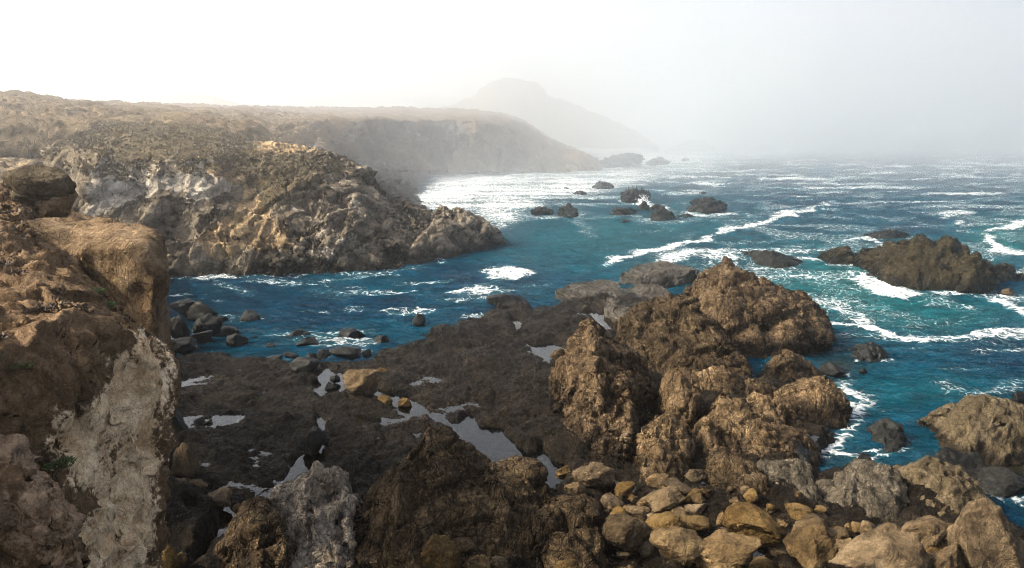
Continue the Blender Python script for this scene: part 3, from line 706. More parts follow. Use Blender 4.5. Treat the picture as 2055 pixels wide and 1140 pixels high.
# ------------------------------------------------------------------ boulders
def ico(sub):
    bm = bmesh.new(); bmesh.ops.create_icosphere(bm, subdivisions=sub, radius=1.0)
    V = np.array([v.co[:] for v in bm.verts]); F = np.array([[v.index for v in f.verts] for f in bm.faces]); bm.free(); return V, F
ICO = {k: ico(k) for k in (2, 3, 4, 5, 6)}
def vnormals(V, F):
    n = np.cross(V[F[:, 1]] - V[F[:, 0]], V[F[:, 2]] - V[F[:, 0]]); N = np.zeros_like(V)
    for k in range(3): np.add.at(N, F[:, k], n)
    return N / np.maximum(np.linalg.norm(N, axis=1, keepdims=True), 1e-9)
def stone(seed, r, sub=4, cuts=9, rough=0.12, fine=0.02, pits=0.0, rot=None, block=0.0, cutd=(0.62, 0.95), crag=0.0):
    rs = np.random.RandomState(seed); V, F = ICO[sub]; V = V.copy()
    for _ in range(cuts):                               # flat, slightly rounded faces
        n = unit(rs.normal(size=3)); d = rs.uniform(*cutd); t = V @ n
        over = np.maximum(t - d, 0); V = V - n[None, :] * (over * 0.97)[:, None]
    V = V + V * (rough * fbm(V * 1.3 + seed * 3.7, 3, seed))[:, None]
    if crag: V = V + V * (crag * ridged(V * 2.6 + seed, 4, seed + 3))[:, None]
    if block:
        f1, f2, idr = worley(V * 2.1 + seed, seed + 2); V = V + V * (block * (idr * sstep(0, .15, f2 - f1) - 0.8 * np.exp(-((f2 - f1) / .08) ** 2)))[:, None]
    if pits:
        f1, f2, idr = worley(V * 3.4 + seed, seed + 1); V = V - V * (pits * sstep(0.5, 0.1, f1) * (idr > -0.3))[:, None]
    V = V + vnormals(V, F) * (fine * fbm(V * 6 + seed, 4, seed + 7, 0.65))[:, None]
    V = V * np.array(r)
    if rot is not None:
        a, b, c = rot
        Rx = np.array([[1,0,0],[0,math.cos(a),-math.sin(a)],[0,math.sin(a),math.cos(a)]])
        Ry = np.array([[math.cos(b),0,math.sin(b)],[0,1,0],[-math.sin(b),0,math.cos(b)]])
        Rz = np.array([[math.cos(c),-math.sin(c),0],[math.sin(c),math.cos(c),0],[0,0,1]])
        V = V @ (Rz @ Ry @ Rx).T
    return V, F
def boulder(name, px0, px1, py0, py1, label, mat, seed, z0=0.8, sub=4, sink=0.18, depth=0.85, cat='boulder', group=None, tilt=0.0, hmin=0.32, **kw):
    """a stone filling the pixel box px0..px1 x py0..py1, its foot on the level z0"""
    cx = (px0 + px1) / 2; foot = g(cx, py1, z0); D0 = foot[1]
    sl = math.hypot(D0, H - z0); mpp = sl / FOC
    w = (px1 - px0) * mpp; dip = math.atan2(H - z0, D0)
    hv = (py1 - py0) * mpp                              # apparent height = h cos(dip) + d sin(dip)
    dp = w * depth
    h = max((hv - dp * math.sin(dip) * 0.55) / math.cos(dip), hmin * w)
    rs = np.random.RandomState(seed)
    V, F = stone(seed, (w / 2, dp / 2, h / 2 * (1 + sink)), sub, rot=(rs.uniform(-.12, .12), tilt, 0), **kw)
    # fit to the wanted width exactly
    V[:, 0] *= w / np.ptp(V[:, 0]); V[:, 0] -= (V[:, 0].max() + V[:, 0].min()) / 2
    V[:, 2] *= h * (1 + sink) / np.ptp(V[:, 2]); V[:, 2] -= V[:, 2].min() + h * sink
    o = link(name, mesh_np(name, V, F, mat), None, (foot[0], D0 + dp * 0.42, z0))
    tag(o, label, cat, group); return o

# ------------------------------------------------------------------ the reef and its pools
POOLS = [
 ('long curved tide pool winding between the reef and the pointed outcrop', [(748,795),(762,783),(790,794),(822,797),(842,818),(874,832),(905,848),(922,851),(942,832),(964,853),(1004,857),(1028,888),(1062,907),(1089,899),(1108,922),(1146,934),(1140,960),(1115,992),(1092,990),(1088,955),(1078,932),(1045,930),(1000,945),(960,930),(930,890),(898,860),(856,842),(805,822),(765,808)]),
 ('narrow grey pool channel left of the dark upright boulder', [(612,908),(643,893),(662,930),(634,937),(590,986),(566,1018),(540,1024),(520,1010),(573,974),(583,938)]),
 ('small grey pool beside the round puddled reef block', [(452,1012),(472,1022),(492,1036),(488,1058),(456,1078),(428,1096),(392,1132),(380,1140),(408,1094),(440,1062),(437,1037)]),
 ('pale pool with dark stones beside the big tan boulder', [(652,741),(684,747),(690,775),(672,792),(644,802),(636,776)]),
 ('thin pale puddle below the tan boulder', [(638,836),(656,846),(652,866),(636,860)]),
 ('bright pool at the foot of the tall wedge outcrop', [(1048,684),(1075,696),(1110,694),(1150,700),(1128,714),(1100,728),(1084,716),(1066,702)]),
 ('small bright puddle high on the flat reef', [(1026,638),(1044,642),(1052,660),(1034,668)]),
 ('grey pool behind the pointed wedge outcrop', [(1180,628),(1215,628),(1268,652),(1245,672),(1205,658)]),
 ('pale puddle lying on the flat rock below the main ridge', [(1252,576),(1312,563),(1325,578),(1272,592)]),
 ('white-rimmed puddle on top of the round reef block', [(370,1024),(392,1026),(393,1046),(376,1048)]),
 ('small wet hollow between the foreground boulders', [(1232,962),(1262,968),(1280,978),(1268,1000),(1238,985)]),
]
def build_reef():
    n, m = 520, 620
    dip = np.tan(np.linspace(R(34.5), R(11.6), n)); ys = 15.2 / dip
    xs = np.tan(np.linspace(R(-31), R(34.5), m)); Y, X = np.meshgrid(ys, xs, indexing='ij'); X = X * Y
    LV = 0.62
    P0 = np.stack([X, Y, np.full_like(X, 0.0)], -1).reshape(-1, 3)
    q = P0.copy(); q[:, 2] = LV; px, py = proj(q)
    wob = 9 * fbm(P0 / 1.3, 4, 91) * 1.6
    outline = [(100,690),(340,703),(430,704),(500,714),(560,716),(600,722),(650,716),(700,722),(735,712),(760,692),(815,684),(850,676),(846,660),(900,656),(932,638),(962,624),(1000,612),(1060,606),(1110,602),
               (1125,585),(1180,566),(1240,562),(1255,535),(1300,526),(1390,535),(1420,600),(1500,745),(1650,770),(1690,860),(1640,905),(1600,925),(1650,942),(1720,936),(1830,945),(1930,985),(2000,1030),(2070,1060),(2200,1200),(2200,1300),(-100,1300),(-100,690)]
    sd = poly_sd(px, py, outline, 1.5) + wob * 1.2
    edge = sstep(-22, 26, sd)
    z = -1.6 + edge * (1.6 + 0.86)
    z += edge * (0.42 * fbm(P0 / 4.2, 3, 92) + 0.22 * fbm(P0 / 1.5, 3, 93))
    f1, f2, idr = worley(P0 / np.array([2.6, 3.4, 1]) + 0.35 * np.stack([fbm(P0 / 1.5, 2, 95), fbm(P0 / 1.5, 2, 96), 0 * X.ravel()], -1), 94)
    z += edge * (0.10 * idr * sstep(0, .25, f2 - f1) - 0.10 * np.exp(-((f2 - f1) / 0.06) ** 2))
    # raised flat blocks
    for poly, hgt in (([(300,1015),(330,992),(380,990),(425,1010),(443,1050),(430,1085),(390,1105),(320,1100),(295,1060)], 0.45),
                      ([(1118,585),(1150,566),(1235,562),(1240,590),(1215,618),(1150,606)], 0.75), ([(1250,540),(1290,527),(1385,535),(1400,560),(1260,566)], 0.8),
                      ([(1215,600),(1250,572),(1335,570),(1340,620),(1300,650),(1230,645)], 0.5), ([(975,612),(1000,596),(1035,592),(1066,604),(1060,622),(1000,625)], 0.7),
                      ([(850,670),(930,640),(1060,625),(1180,640),(1100,690),(960,700),(900,720)], 0.3)):
        z += hgt * sstep(-8, 14, poly_sd(px, py, poly, 1.4) + 0.6 * wob)
    rough = 0.10 * ridged(P0 / 0.9, 4, 97) + 0.10 * fbm(P0 / 0.34, 3, 98, 0.7)
    z += edge * (rough - 0.03)
    floor = LV - 0.28
    pid = np.full(len(P0), -1)
    for i, (_, poly) in enumerate(POOLS):
        lv = LV
        s = poly_sd(px, py, poly, 1.5) + 0.55 * wob
        k = sstep(-11, 9, s)
        tgt = LV - 0.22 + 0.07 * fbm(P0 / 0.5, 3, 99)
        if i in (8, 9): tgt = tgt + 0.0
        z = z * (1 - k) + np.minimum(z, tgt) * k
        pid[(s > -16) & (pid < 0)] = i
    S = np.stack([X.ravel(), Y.ravel(), z], -1).reshape(n, m, 3)
    # small sideways jitter so the rough crust is not a pure height field
    J = np.stack([fbm(S.reshape(-1, 3) / 0.5, 2, 101), fbm(S.reshape(-1, 3) / 0.5, 2, 102), np.zeros(n * m)], -1) * 0.05
    V = S.reshape(-1, 3) + J
    # cliff side only: leave the ground hidden under the near cliff coarse
    me = mesh_np('reef', V, grid_faces(n, m)[:, ::-1], M['reef'])
    tag(link('reef', me), 'dark wave-cut rock platform with pools', kind='structure')
    # water standing wherever the reef dips below the pool level
    F = grid_faces(n, m)[:, ::-1]; Z = V[:, 2]
    inside = (sd[F] > 20).all(1)
    low = (Z[F].min(1) < np.where(pid[F].max(1) < 0, LV + 0.05, LV + 0.02)) & inside
    g2 = low.reshape(n - 1, m - 1); d2 = g2.copy()
    for a in (-1, 0, 1):
        for b in (-1, 0, 1): d2 |= np.roll(np.roll(g2, a, 0), b, 1)
    d2 = (d2.ravel() & inside)
    fp = pid[F].max(1)
    keep = sstep(-.1, .3, fbm(P0 / 6.0, 2, 120))[F[:, 0]] > 0.25
    for i in range(-1, len(POOLS)):
        sel = d2 & (fp == i)
        if i < 0: sel &= keep
        if sel.sum() < 4: continue
        Fi = F[sel]; u, inv = np.unique(Fi, return_inverse=True)
        W = V[u].copy(); W[:, 2] = LV if i >= 0 else LV + 0.04
        me = mesh_np('tide_pool', W, inv.reshape(Fi.shape), M['pool'])
        o = link('tide_pool', me); tag(o, POOLS[i][0] if i >= 0 else 'scattered small puddles in the hollows of the dark reef', kind='structure')
    return V.reshape(n, m, 3)
reef_S = build_reef()

# ------------------------------------------------------------------ outcrops
ST = (0.75, 0.25, 0.35)
def qd(seed, a=1.0, st=ST, per=0.5):
    return dict(seed=seed, warp=(0.16 * a, 2.0), big=(0.16 * a, 2.4), block=(0.24 * a, (1.7, 1.9, 2.7), 0.30 * a),
                joints=[(st, per * 1.6, 0.12 * a, 0.20 * a, 0.6), ((-0.35, 0.6, 0.7), per * 2.3, 0.18 * a, 0.22 * a, 0.2), ((0.2, -0.8, 0.5), per * 1.7, 0.10 * a, 0.12 * a, 0.2)],
                ridge=(0.035 * a, (0.5, 0.5, 0.6)), fine=(0.03 * a, 0.22))
tag(lump('rock_outcrop', [(1375,660,1384,605,3),(1395,690,1396,572,6),(1425,708,1420,543,8),(1455,716,1455,523,8.5),(1505,722,1505,548,8.5),(1550,724,1548,564,8),(1590,722,1590,583,7),(1630,716,1628,594,6),(1658,708,1650,615,4.5),(1668,700,1667,655,3),(1674,690,1672,682,1.5)],
     M['outcrop'], qd(61, 1.1), 0.095, z0=0.0, back=6), 'largest tan rock ridge rising from the water, peaked at its left end', 'rock outcrop')
tag(lump('rock_outcrop', [(1250,705,1252,655,3),(1275,735,1276,612,7),(1310,750,1312,595,8.5),(1350,758,1350,590,9),(1392,766,1392,600,8.5),(1430,770,1428,636,7),(1465,770,1462,675,5),(1492,766,1490,712,3.5),(1505,762,1503,742,2)],
     M['dark_out'], qd(62, 1.0), 0.09, z0=0.9, back=6), 'dark brown ridge between the tall wedge and the largest ridge', 'rock outcrop')
tag(lump('rock_outcrop', [(1122,850,1104,760,3.5),(1140,885,1118,722,6.5),(1162,915,1150,690,8.5),(1185,938,1172,655,10.5),(1208,955,1188,646,11),(1232,964,1212,668,11),(1255,955,1245,688,10.5),(1275,935,1280,712,9.5),(1290,905,1305,735,8),(1300,880,1318,775,5)],
     M['outcrop'], qd(63, 1.1, (0.7, -0.2, 0.5), 0.6), 0.08, z0=0.5, back=5.5), 'tall wedge outcrop with a sharp tip above the curved tide pool', 'rock outcrop')
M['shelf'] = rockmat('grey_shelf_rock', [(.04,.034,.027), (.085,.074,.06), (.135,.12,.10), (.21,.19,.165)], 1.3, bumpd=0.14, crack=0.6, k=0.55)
for i, (zt, cols, lab) in enumerate([
    (1.35, [(1212,640,1218,600),(1240,655,1242,582),(1280,658,1285,571),(1320,650,1325,572),(1345,640,1345,585)], 'flat grey rock shelf with puddles beside the tall ridge'),
    (1.3, [(1116,598,1122,584),(1145,612,1150,570),(1185,621,1190,563),(1222,616,1225,562),(1242,600,1242,568)], 'dark flat rock shelf at the seaward corner of the reef'),
    (1.5, [(1246,566,1252,546),(1285,570,1290,529),(1330,570,1335,526),(1375,566,1380,533),(1398,560,1398,545)], 'farthest flat rock shelf behind the puddled one')]):
    cc = [(bx, by, tx, ty, g(tx, ty, zt)[1] - g(bx, by, 0.4)[1]) for bx, by, tx, ty in cols]
    net = lump_net(cc, z0=0.4, back=1.5, bulge=0.0, seed=160 + i)
    for col in net[1:-1]:                                   # a steep front edge under a nearly level top
        b, t = col[1], col[5]
        for r, (fy, fz) in ((2, (0.04, 0.75)), (3, (0.15, 0.95)), (4, (0.6, 1.0))):
            col[r] = np.array([b[0] + (t[0] - b[0]) * fy, b[1] + (t[1] - b[1]) * fy, b[2] + (t[2] - b[2]) * fz])
    S = rockdisp(surface(net, 0.12, 0.1), dict(seed=160 + i, warp=(0.2, 2), big=(0.15, 2.5), block=(0.08, (1.6, 2.2, 1), 0.14), ridge=(0.05, 0.9), fine=(0.035, 0.3)))
    tag(obj_surface('rock_shelf', S, M['shelf']), lab, 'rock shelf')
# fins of bedded rock
fin = bpy.data.objects.new('rock_outcrop', None); COL.objects.link(fin); fin.location = tuple(g(1480, 880, 0.5))
tag(fin, 'row of upright golden rock fins stepping down to the water', 'rock outcrop')
FQ = lambda s, a=0.8: dict(seed=s, warp=(0.14 * a, 1.3), big=(0.14 * a, 1.4), block=(0.16 * a, (1.2, 1.4, 2.6), 0.20 * a), joints=[((0.92, -0.15, 0.2), 0.65, 0.10 * a, 0.17 * a, 0.6), ((0.1, 0.4, 0.9), 0.9, 0.10 * a, 0.12 * a, 0.35), ((0.3, -0.9, 0.2), 0.8, 0.10 * a, 0.10 * a, 0.3)], ridge=(0.025 * a, (0.5, 0.5, 0.6)), fine=(0.022 * a, 0.2))
FN = [
 ([(1388,800,1392,770,1),(1405,806,1405,748,2),(1435,808,1435,733,2.5),(1468,808,1465,738,2.5),(1490,806,1488,760,2),(1500,805,1498,785,1)], 0.7, 2.0),
 ([(1530,775,1540,750,1),(1550,778,1555,718,2.2),(1580,778,1582,706,2.6),(1612,775,1610,715,2.4),(1640,768,1635,738,1.6),(1652,764,1650,752,.6)], 0.1, 2.0),
 ([(1488,810,1490,785,1.2),(1500,820,1502,757,2),(1520,822,1520,768,2),(1545,818,1548,772,2),(1575,812,1570,785,1.2)], 0.6, 1.6),
 ([(1575,860,1570,790,2),(1600,868,1592,770,3),(1630,872,1625,760,3.4),(1660,872,1655,757,3.4),(1685,866,1685,780,2.6),(1698,858,1702,800,1.6),(1704,852,1706,830,.7)], 0.0, 2.6),
 ([(1510,880,1508,800,2.5),(1535,895,1525,788,3.3),(1570,900,1560,793,3.5),(1605,902,1605,820,3),(1640,895,1645,845,2.2),(1668,885,1675,868,1)], 0.1, 2.0),
 ([(1330,872,1330,772,3),(1345,882,1342,745,4),(1368,888,1365,738,4.4),(1388,884,1390,752,4),(1402,872,1402,800,2.4)], 0.7, 1.5),
 ([(1415,905,1412,835,2.5),(1432,925,1428,812,3.6),(1460,940,1452,790,4.4),(1495,950,1485,800,4.4),(1530,950,1525,825,4),(1570,942,1570,852,3),(1610,932,1612,878,2),(1640,922,1645,898,1)], 0.3, 2.2),
 ([(1275,965,1280,890,2.2),(1285,985,1290,852,4),(1312,992,1315,832,4.6),(1345,990,1342,823,4.6),(1372,980,1370,842,4),(1390,960,1392,900,2)], 0.7, 1.6),
 ([(1395,930,1398,870,2),(1405,945,1408,848,3),(1420,950,1420,840,3),(1440,955,1440,860,3),(1455,955,1455,900,2)], 0.5, 1.2)]
for i, (c, z0, bk) in enumerate(FN):
    lump('slab', c, M['fins'], FQ(70 + i), 0.065, parent=fin, z0=z0, back=bk, bulge=0.3)
low = bpy.data.objects.new('rock_outcrop', None); COL.objects.link(low); low.location = tuple(g(1620, 1030, 0.4))
tag(low, 'low grey outcrop of curved ribbed beds above the foreground boulders', 'rock outcrop')
for i, (c, mt, z0) in enumerate([
    ([(1418,1005,1420,955,1.5),(1432,1020,1432,918,3),(1460,1030,1458,912,3.2),(1490,1035,1490,920,3.2),(1520,1035,1522,940,2.6),(1538,1030,1540,985,1.2)], 'dark_out', 0.5),
    ([(1528,1020,1518,958,2),(1545,1035,1535,930,3),(1575,1042,1568,921,3.4),(1605,1044,1600,923,3.4),(1632,1040,1632,938,2.8),(1645,1035,1648,975,1.6)], 'grey_slab', 0.4),
    ([(1632,1045,1632,985,1.8),(1648,1058,1645,962,2.8),(1680,1064,1675,955,3),(1710,1066,1708,938,3.2),(1728,1064,1730,965,2.4)], 'grey_slab', 0.3),
    ([(1712,1055,1715,950,2.6),(1735,1064,1738,930,3.4),(1770,1066,1768,930,3.4),(1800,1060,1800,945,2.8),(1822,1050,1824,985,1.6)], 'grey_slab', 0.3)]):
    lump('slab', c, M[mt], dict(seed=90 + i, warp=(0.2, 1.2), big=(0.2, 1.2), block=(0.06, (0.7, 0.8, 1.2), 0.07), strata=((0.95, -0.25, 0.12), 0.36, 0.12, 0.14), ridge=(0.05, (0.5, 0.5, 1.0)), fine=(0.03, 0.2)), 0.075, parent=low, z0=z0, back=1.8, bulge=0.5)
tag(lump('rock_outcrop', [(1808,1030,1808,985,1.2),(1822,1045,1822,945,2.4),(1850,1062,1852,928,3),(1890,1070,1885,926,3.2),(1925,1072,1925,938,3),(1955,1070,1955,968,2.4),(1980,1065,1984,1005,1.4)],
     M['pitted'], dict(seed=99, warp=(0.2, 1.2), big=(0.22, 1.0), pits=(0.22, 0.5), ridge=(0.10, 0.7), fine=(0.05, 0.2)), 0.065, z0=0.1, back=2.2, bulge=0.6), 'honeycombed tan rock beside the low grey outcrop', 'rock outcrop')
# foreground outcrops
tag(lump('rock_outcrop', [(495,1180,498,1125,1),(512,1195,515,1050,2.6),(545,1200,548,1006,3.4),(580,1205,580,975,4),(610,1205,606,952,4.5),(645,1205,642,936,4.8),(680,1195,680,944,4.6),(702,1185,700,988,3.4),(714,1175,712,1060,1.8)],
     M['pale'], dict(seed=111, warp=(0.2, 1.2), big=(0.25, 1.4), block=(0.16, (0.9, 1.1, 1.4), 0.14), joints=[((0.8, 0.5, -0.2), 0.42, 0.07, 0.14, 0.5), ((-0.5, 0.5, 0.7), 0.7, 0.10, 0.14, 0.4)], fine=(0.025, 0.2)), 0.062, z0=0.6, back=2.6), 'pale grey fractured rock at the near end of the pool channel', 'rock outcrop')
tag(lump('rock_outcrop', [(440,1190,448,1120,1.2),(470,1200,462,1055,2.2),(500,1205,490,1018,2.8),(530,1205,525,1012,2.8),(555,1200,556,1040,2),(570,1200,572,1090,1)],
     M['dark_out'], qd(112, 0.6, (0.8, 0.3, -0.3), 0.35), 0.07, z0=0.6, back=2), 'dark brown shoulder leaning on the pale grey fractured rock', 'rock outcrop')
fo = bpy.data.objects.new('rock_outcrop', None); COL.objects.link(fo); fo.location = tuple(g(920, 1130, 0.6))
tag(fo, 'broad dark foreground outcrop with a pointed sunlit peak beside the curved pool', 'rock outcrop')
for i, (c, mt) in enumerate([
    ([(698,1190,700,1120,1.5),(722,1200,722,1015,3.4),(765,1205,760,962,4.4),(805,1205,806,918,5),(832,1200,834,884,5.4),(856,1195,858,849,5.6),(886,1190,884,860,5.6),(925,1185,922,892,5.2),(965,1175,960,922,4.6),(1000,1165,998,950,3.6),(1018,1155,1015,1000,2.2)], 'dark_out'),
    ([(935,1150,938,1000,2.4),(960,1160,962,955,3.6),(1000,1165,1000,938,4.2),(1040,1160,1040,914,4.8),(1070,1150,1070,932,4.2),(1098,1140,1096,962,3.4),(1110,1125,1110,1005,1.8)], 'dark_out'),
    ([(1075,1170,1078,1040,2),(1095,1180,1098,1008,3.2),(1135,1185,1132,998,3.6),(1170,1185,1172,1003,3.4),(1200,1178,1200,1018,2.8),(1216,1165,1218,1065,1.6)], 'dark_out')]):
    lump('slab', c, M[mt], qd(115 + i, 0.85, (0.75, 0.3, 0.5), 0.8), 0.068, parent=fo, z0=0.6, back=3.0)
# the stack on the right
rs_ = bpy.data.objects.new('sea_stack', None); COL.objects.link(rs_); rs_.location = tuple(g(1850, 575, 0))
tag(rs_, 'large weedy brown sea stack with several humps, ringed by foam', 'sea stack')
for i, (c, bk) in enumerate([
    ([(1728,535,1730,525,1),(1745,552,1748,506,3),(1770,566,1772,494,4),(1805,578,1805,481,5),(1840,584,1840,467,5.5),(1875,588,1878,481,5.5),(1908,588,1912,489,5),(1935,584,1935,498,4),(1950,578,1950,530,2.5)], 5),
    ([(1890,578,1892,555,1.2),(1905,588,1912,530,2.6),(1938,593,1942,507,3.6),(1968,590,1968,512,3.4),(1985,584,1984,535,2),(1994,578,1994,560,1)], 3),
    ([(1984,566,1984,545,1),(2003,568,2004,526,2),(2028,566,2026,538,1.8),(2052,560,2052,549,.8)], 2),
    ([(1654,524,1655,514,.8),(1675,530,1678,500,1.6),(1702,531,1698,491,2),(1722,528,1718,515,1.2),(1745,530,1742,519,.8)], 2)]):
    lump('hump', c, M['weedy'], dict(seed=130 + i, warp=(0.5, 2.4), big=(0.5, 2.8), block=(0.22, 1.3, 0.2), strata=((0.6, 0.1, 0.6), 0.6, 0.08, 0.14), ridge=(0.30, (1.2, 1.2, 1.2)), fine=(0.10, 0.4)), 0.16, parent=rs_, z0=0.0, back=bk)
tag(lump('rock', [(1488,512,1490,508,.8),(1515,528,1515,504,2),(1550,537,1548,506,3),(1585,537,1580,512,2.6),(1605,532,1602,522,1),(1612,526,1610,524,.3)], M['stack'], dict(seed=140, big=(0.3, 2), ridge=(0.2, 1.2), fine=(0.1, 0.5)), 0.2, z0=0, back=3), 'flat black rock awash beyond the largest ridge', 'rock')
tag(lump('rock', [(1742,476,1745,472,.6),(1765,482,1765,465,2),(1795,482,1795,461,2.4),(1818,478,1815,465,1.6),(1828,474,1826,471,.4)], M['stack'], dict(seed=141, big=(0.3, 2), ridge=(0.2, 1.2), fine=(0.1, 0.5)), 0.25, z0=0, back=3), 'low black rock just behind the large weedy sea stack', 'rock')
tag(lump('boulder', [(1888,895,1889,855,1),(1902,915,1898,822,2.4),(1935,930,1930,803,3),(1970,938,1970,794,3.4),(2010,940,2010,799,3.4),(2045,936,2048,822,3),(2070,925,2074,855,2),(2085,915,2086,885,1)],
     M['pitted'], dict(seed=143, warp=(0.2, 1.5), big=(0.3, 1.6), pits=(0.28, 0.8), block=(0.06, 1.1, 0.12), ridge=(0.10, 0.9), fine=(0.045, 0.22)), 0.085, z0=0.0, back=2.6, bulge=0.5), 'huge pitted tan boulder standing in the shallows near the frame edge', 'boulder')

# ------------------------------------------------------------------ single boulders
FG = [  # px0, px1, py0, py1, label
 (1205,1312,1034,1104,'blocky ochre boulder with a pitted top beside the dark outcrop'),
 (1312,1422,1063,1140,'round ochre boulder with a shaded right side, lowest row'),
 (1405,1535,1085,1160,'broad rounded ochre boulder at the bottom edge below the flat-topped one'),
 (1466,1588,1025,1102,'flat-topped ochre boulder with dark pits under the ribbed beds'),
 (1586,1684,1060,1142,'egg-shaped deep ochre boulder with a dark hole'),
 (1598,1672,1044,1085,'grey-brown boulder tucked behind the egg-shaped one'),
 (1585,1642,1012,1052,'angular brown stone leaning on the grey ribbed beds'),
 (1700,1872,1062,1190,'very large wide ochre boulder with a flat rough top'),
 (1815,1935,1048,1112,'pale pitted boulder behind the very large wide one'),
 (1868,1960,1096,1190,'smooth orange boulder between the two largest ones'),
 (1935,2085,1020,1190,'largest angular ochre boulder in the corner of the frame'),
 (1895,1925,1052,1078,'small knobbly stone above the smooth orange boulder'),
 (1430,1478,1072,1104,'small wedge boulder between two rounded ochre ones'),
 (1374,1425,1006,1040,'round glittering ochre stone behind the grey one'),
 (1372,1430,1034,1070,'speckled grey-brown stone above the round ochre boulder'),
 (1440,1464,1028,1060,'small upright pale stone left of the flat-topped boulder'),
 (1284,1378,988,1035,'long dark brown slab-like boulder with a ribbed front'),
 (1330,1402,965,1004,'flat tilted slab stone resting on other boulders'),
 (1376,1418,940,972,'angular pinkish stone standing behind the tilted slab'),
 (1298,1350,952,992,'knobbly brown stone at the foot of the golden fins'),
 (1346,1392,1022,1050,'smooth small stone wedged under the long dark slab'),
 (1300,1375,1040,1075,'rough dark stone between the blocky boulder and the grey one'),
 (1252,1302,1018,1050,'greenish flat stone behind the blocky ochre boulder'),
 (1208,1256,992,1032,'smooth pale egg-shaped stone by the dark outcrop'),
 (1236,1278,968,998,'square pinkish block standing in the wet hollow'),
 (1150,1238,932,990,'rugged brown boulder with a black shaded underside by the pool'),
 (1130,1182,966,1012,'smooth dark pointed stone behind the foreground outcrop'),
 (1116,1148,934,962,'small dark stone standing in the curved pool'),
 (890,940,1044,1085,'rounded brown stone in the notch of the foreground outcrop'),
 (932,958,1052,1084,'small dark upright stone beside the rounded brown one'),
 (840,925,1080,1158,'long tan boulder with a ridge at the bottom edge'),
 (898,955,1078,1128,'smooth dark grey stone leaning on the long tan boulder'),
 (940,995,1080,1108,'flat tan stone behind the smooth dark grey one'),
 (930,985,1118,1155,'brown rounded stone at the bottom below the dark grey one'),
 (972,1020,1118,1150,'pale grey cobble at the bottom edge'),
 (1108,1160,1122,1160,'pale grey stone in front of the ribbed dark outcrop'),
 (975,998,1095,1118,'tiny brown stone between the tan and dark stones'),
]
for i, (a, b, c, d, lab) in enumerate(FG):
    z0 = 1.5 if d > 1130 else 1.15 if d > 1060 else 0.8
    boulder('boulder', a, b, c, d, lab, M['boulder'], (237 if i in (7, 10) else 200) + i, z0, sub=5 if (b - a) > 80 else 4, cuts=10, rough=0.2, fine=0.045, pits=0.07 if i % 3 == 0 else 0.02, tilt=0.35 * math.sin(i * 2.3), cutd=(0.55, 0.9), hmin=0.42)
def filler():
    rs = np.random.RandomState(77); ms = []
    for k in range(8):
        V, F = stone(640 + k, (1, rs.uniform(.65, 1), rs.uniform(.5, .8)), 3, cuts=12, rough=0.16, fine=0.05, cutd=(0.42, 0.85)); ms.append(mesh_np('stone', V, F, M['boulder']))
    R_ = reef_S.reshape(-1, 3)
    for i in range(230):
        px = rs.uniform(1180, 1990) if i < 185 else rs.uniform(830, 1030); lo = 985 if px < 1650 else 1055; lo = lo if i < 185 else 1070
        q = g(px, rs.uniform(lo, 1150), 0.9); k = np.argmin((R_[:, 0] - q[0]) ** 2 + (R_[:, 1] - q[1]) ** 2); q = R_[k]
        r = 0.16 + 0.40 * rs.rand() ** 1.6
        o = link('stone', ms[i % 8], None, q + np.array([0, 0, 0.25 * r])); o.scale = (r, r, r); o.rotation_euler = (rs.uniform(-.5, .5), rs.uniform(-.5, .5), rs.uniform(0, 6.28))
        tag(o, 'small brown stone packed between the larger foreground boulders', 'stone', 'small stones between the foreground boulders')
filler()
WB = [  # wet and shore boulders
 (336,392,600,634,'long dark boulder at the top of the shaded boulder pile'),
 (368,432,602,650,'largest pale-backed boulder in the pile under the near cliff'),
 (335,375,630,690,'dark boulder in the pile touching the cliff edge'),
 (380,440,628,672,'rounded boulder in front of the largest pile boulder'),
 (424,454,630,648,'small dark boulder at the seaward end of the pile'),
 (405,466,650,676,'low black boulder in front of the pile'),
 (350,420,660,690,'black shadowed boulder low in the pile'),
 (333,392,674,708,'angular light-topped boulder at the reef edge under the cliff'),
 (474,519,621,649,'pointed black boulder alone in the cove water'),
 (450,494,666,697,'low weedy rock just off the reef edge'),
 (452,480,654,672,'small low rock behind the weedy one'),
 (495,515,674,686,'tiny round rock in the shallow cove'),
 (532,550,687,700,'tiny pointed rock nearer the reef edge'),
 (565,620,662,682,'pale-backed rock lying awash in the cove'),
 (582,636,676,700,'black wedge rock in front of the pale awash one'),
 (674,736,656,685,'broad dark low-peaked rock in the cove'),
 (826,853,628,655,'small pointed dark rock alone off the flat reef'),
 (748,780,672,694,'upright dark stone where the reef meets the cove'),
 (530,564,711,726,'flat black rock on the reef brim'),
 (566,596,706,720,'small flat rock beside the reef brim'),
 (656,724,690,722,'broad dark boulder on the reef brim'),
 (630,662,700,722,'dark boulder left of the broad brim boulder'),
 (612,634,708,726,'small dark cobble on the reef brim'),
 (724,745,700,718,'small round dark stone right of the broad brim boulder'),
 (575,640,714,752,'smooth dark hump above the pale pool'),
 (660,682,752,768,'small dark stone inside the pale pool'),
 (650,672,766,786,'second dark stone inside the pale pool, nearer'),
 (604,648,858,908,'tall dark pointed boulder standing at the pool channel'),
 (322,372,820,880,'dark boulder below the cliff with a pale streak'),
 (318,345,905,930,'small round boulder against the cliff foot'),
 (300,352,880,950,'shadowed boulder half hidden by the cliff foot'),
 (975,1066,592,622,'black rounded rock at the seaward corner of the flat reef'),
]
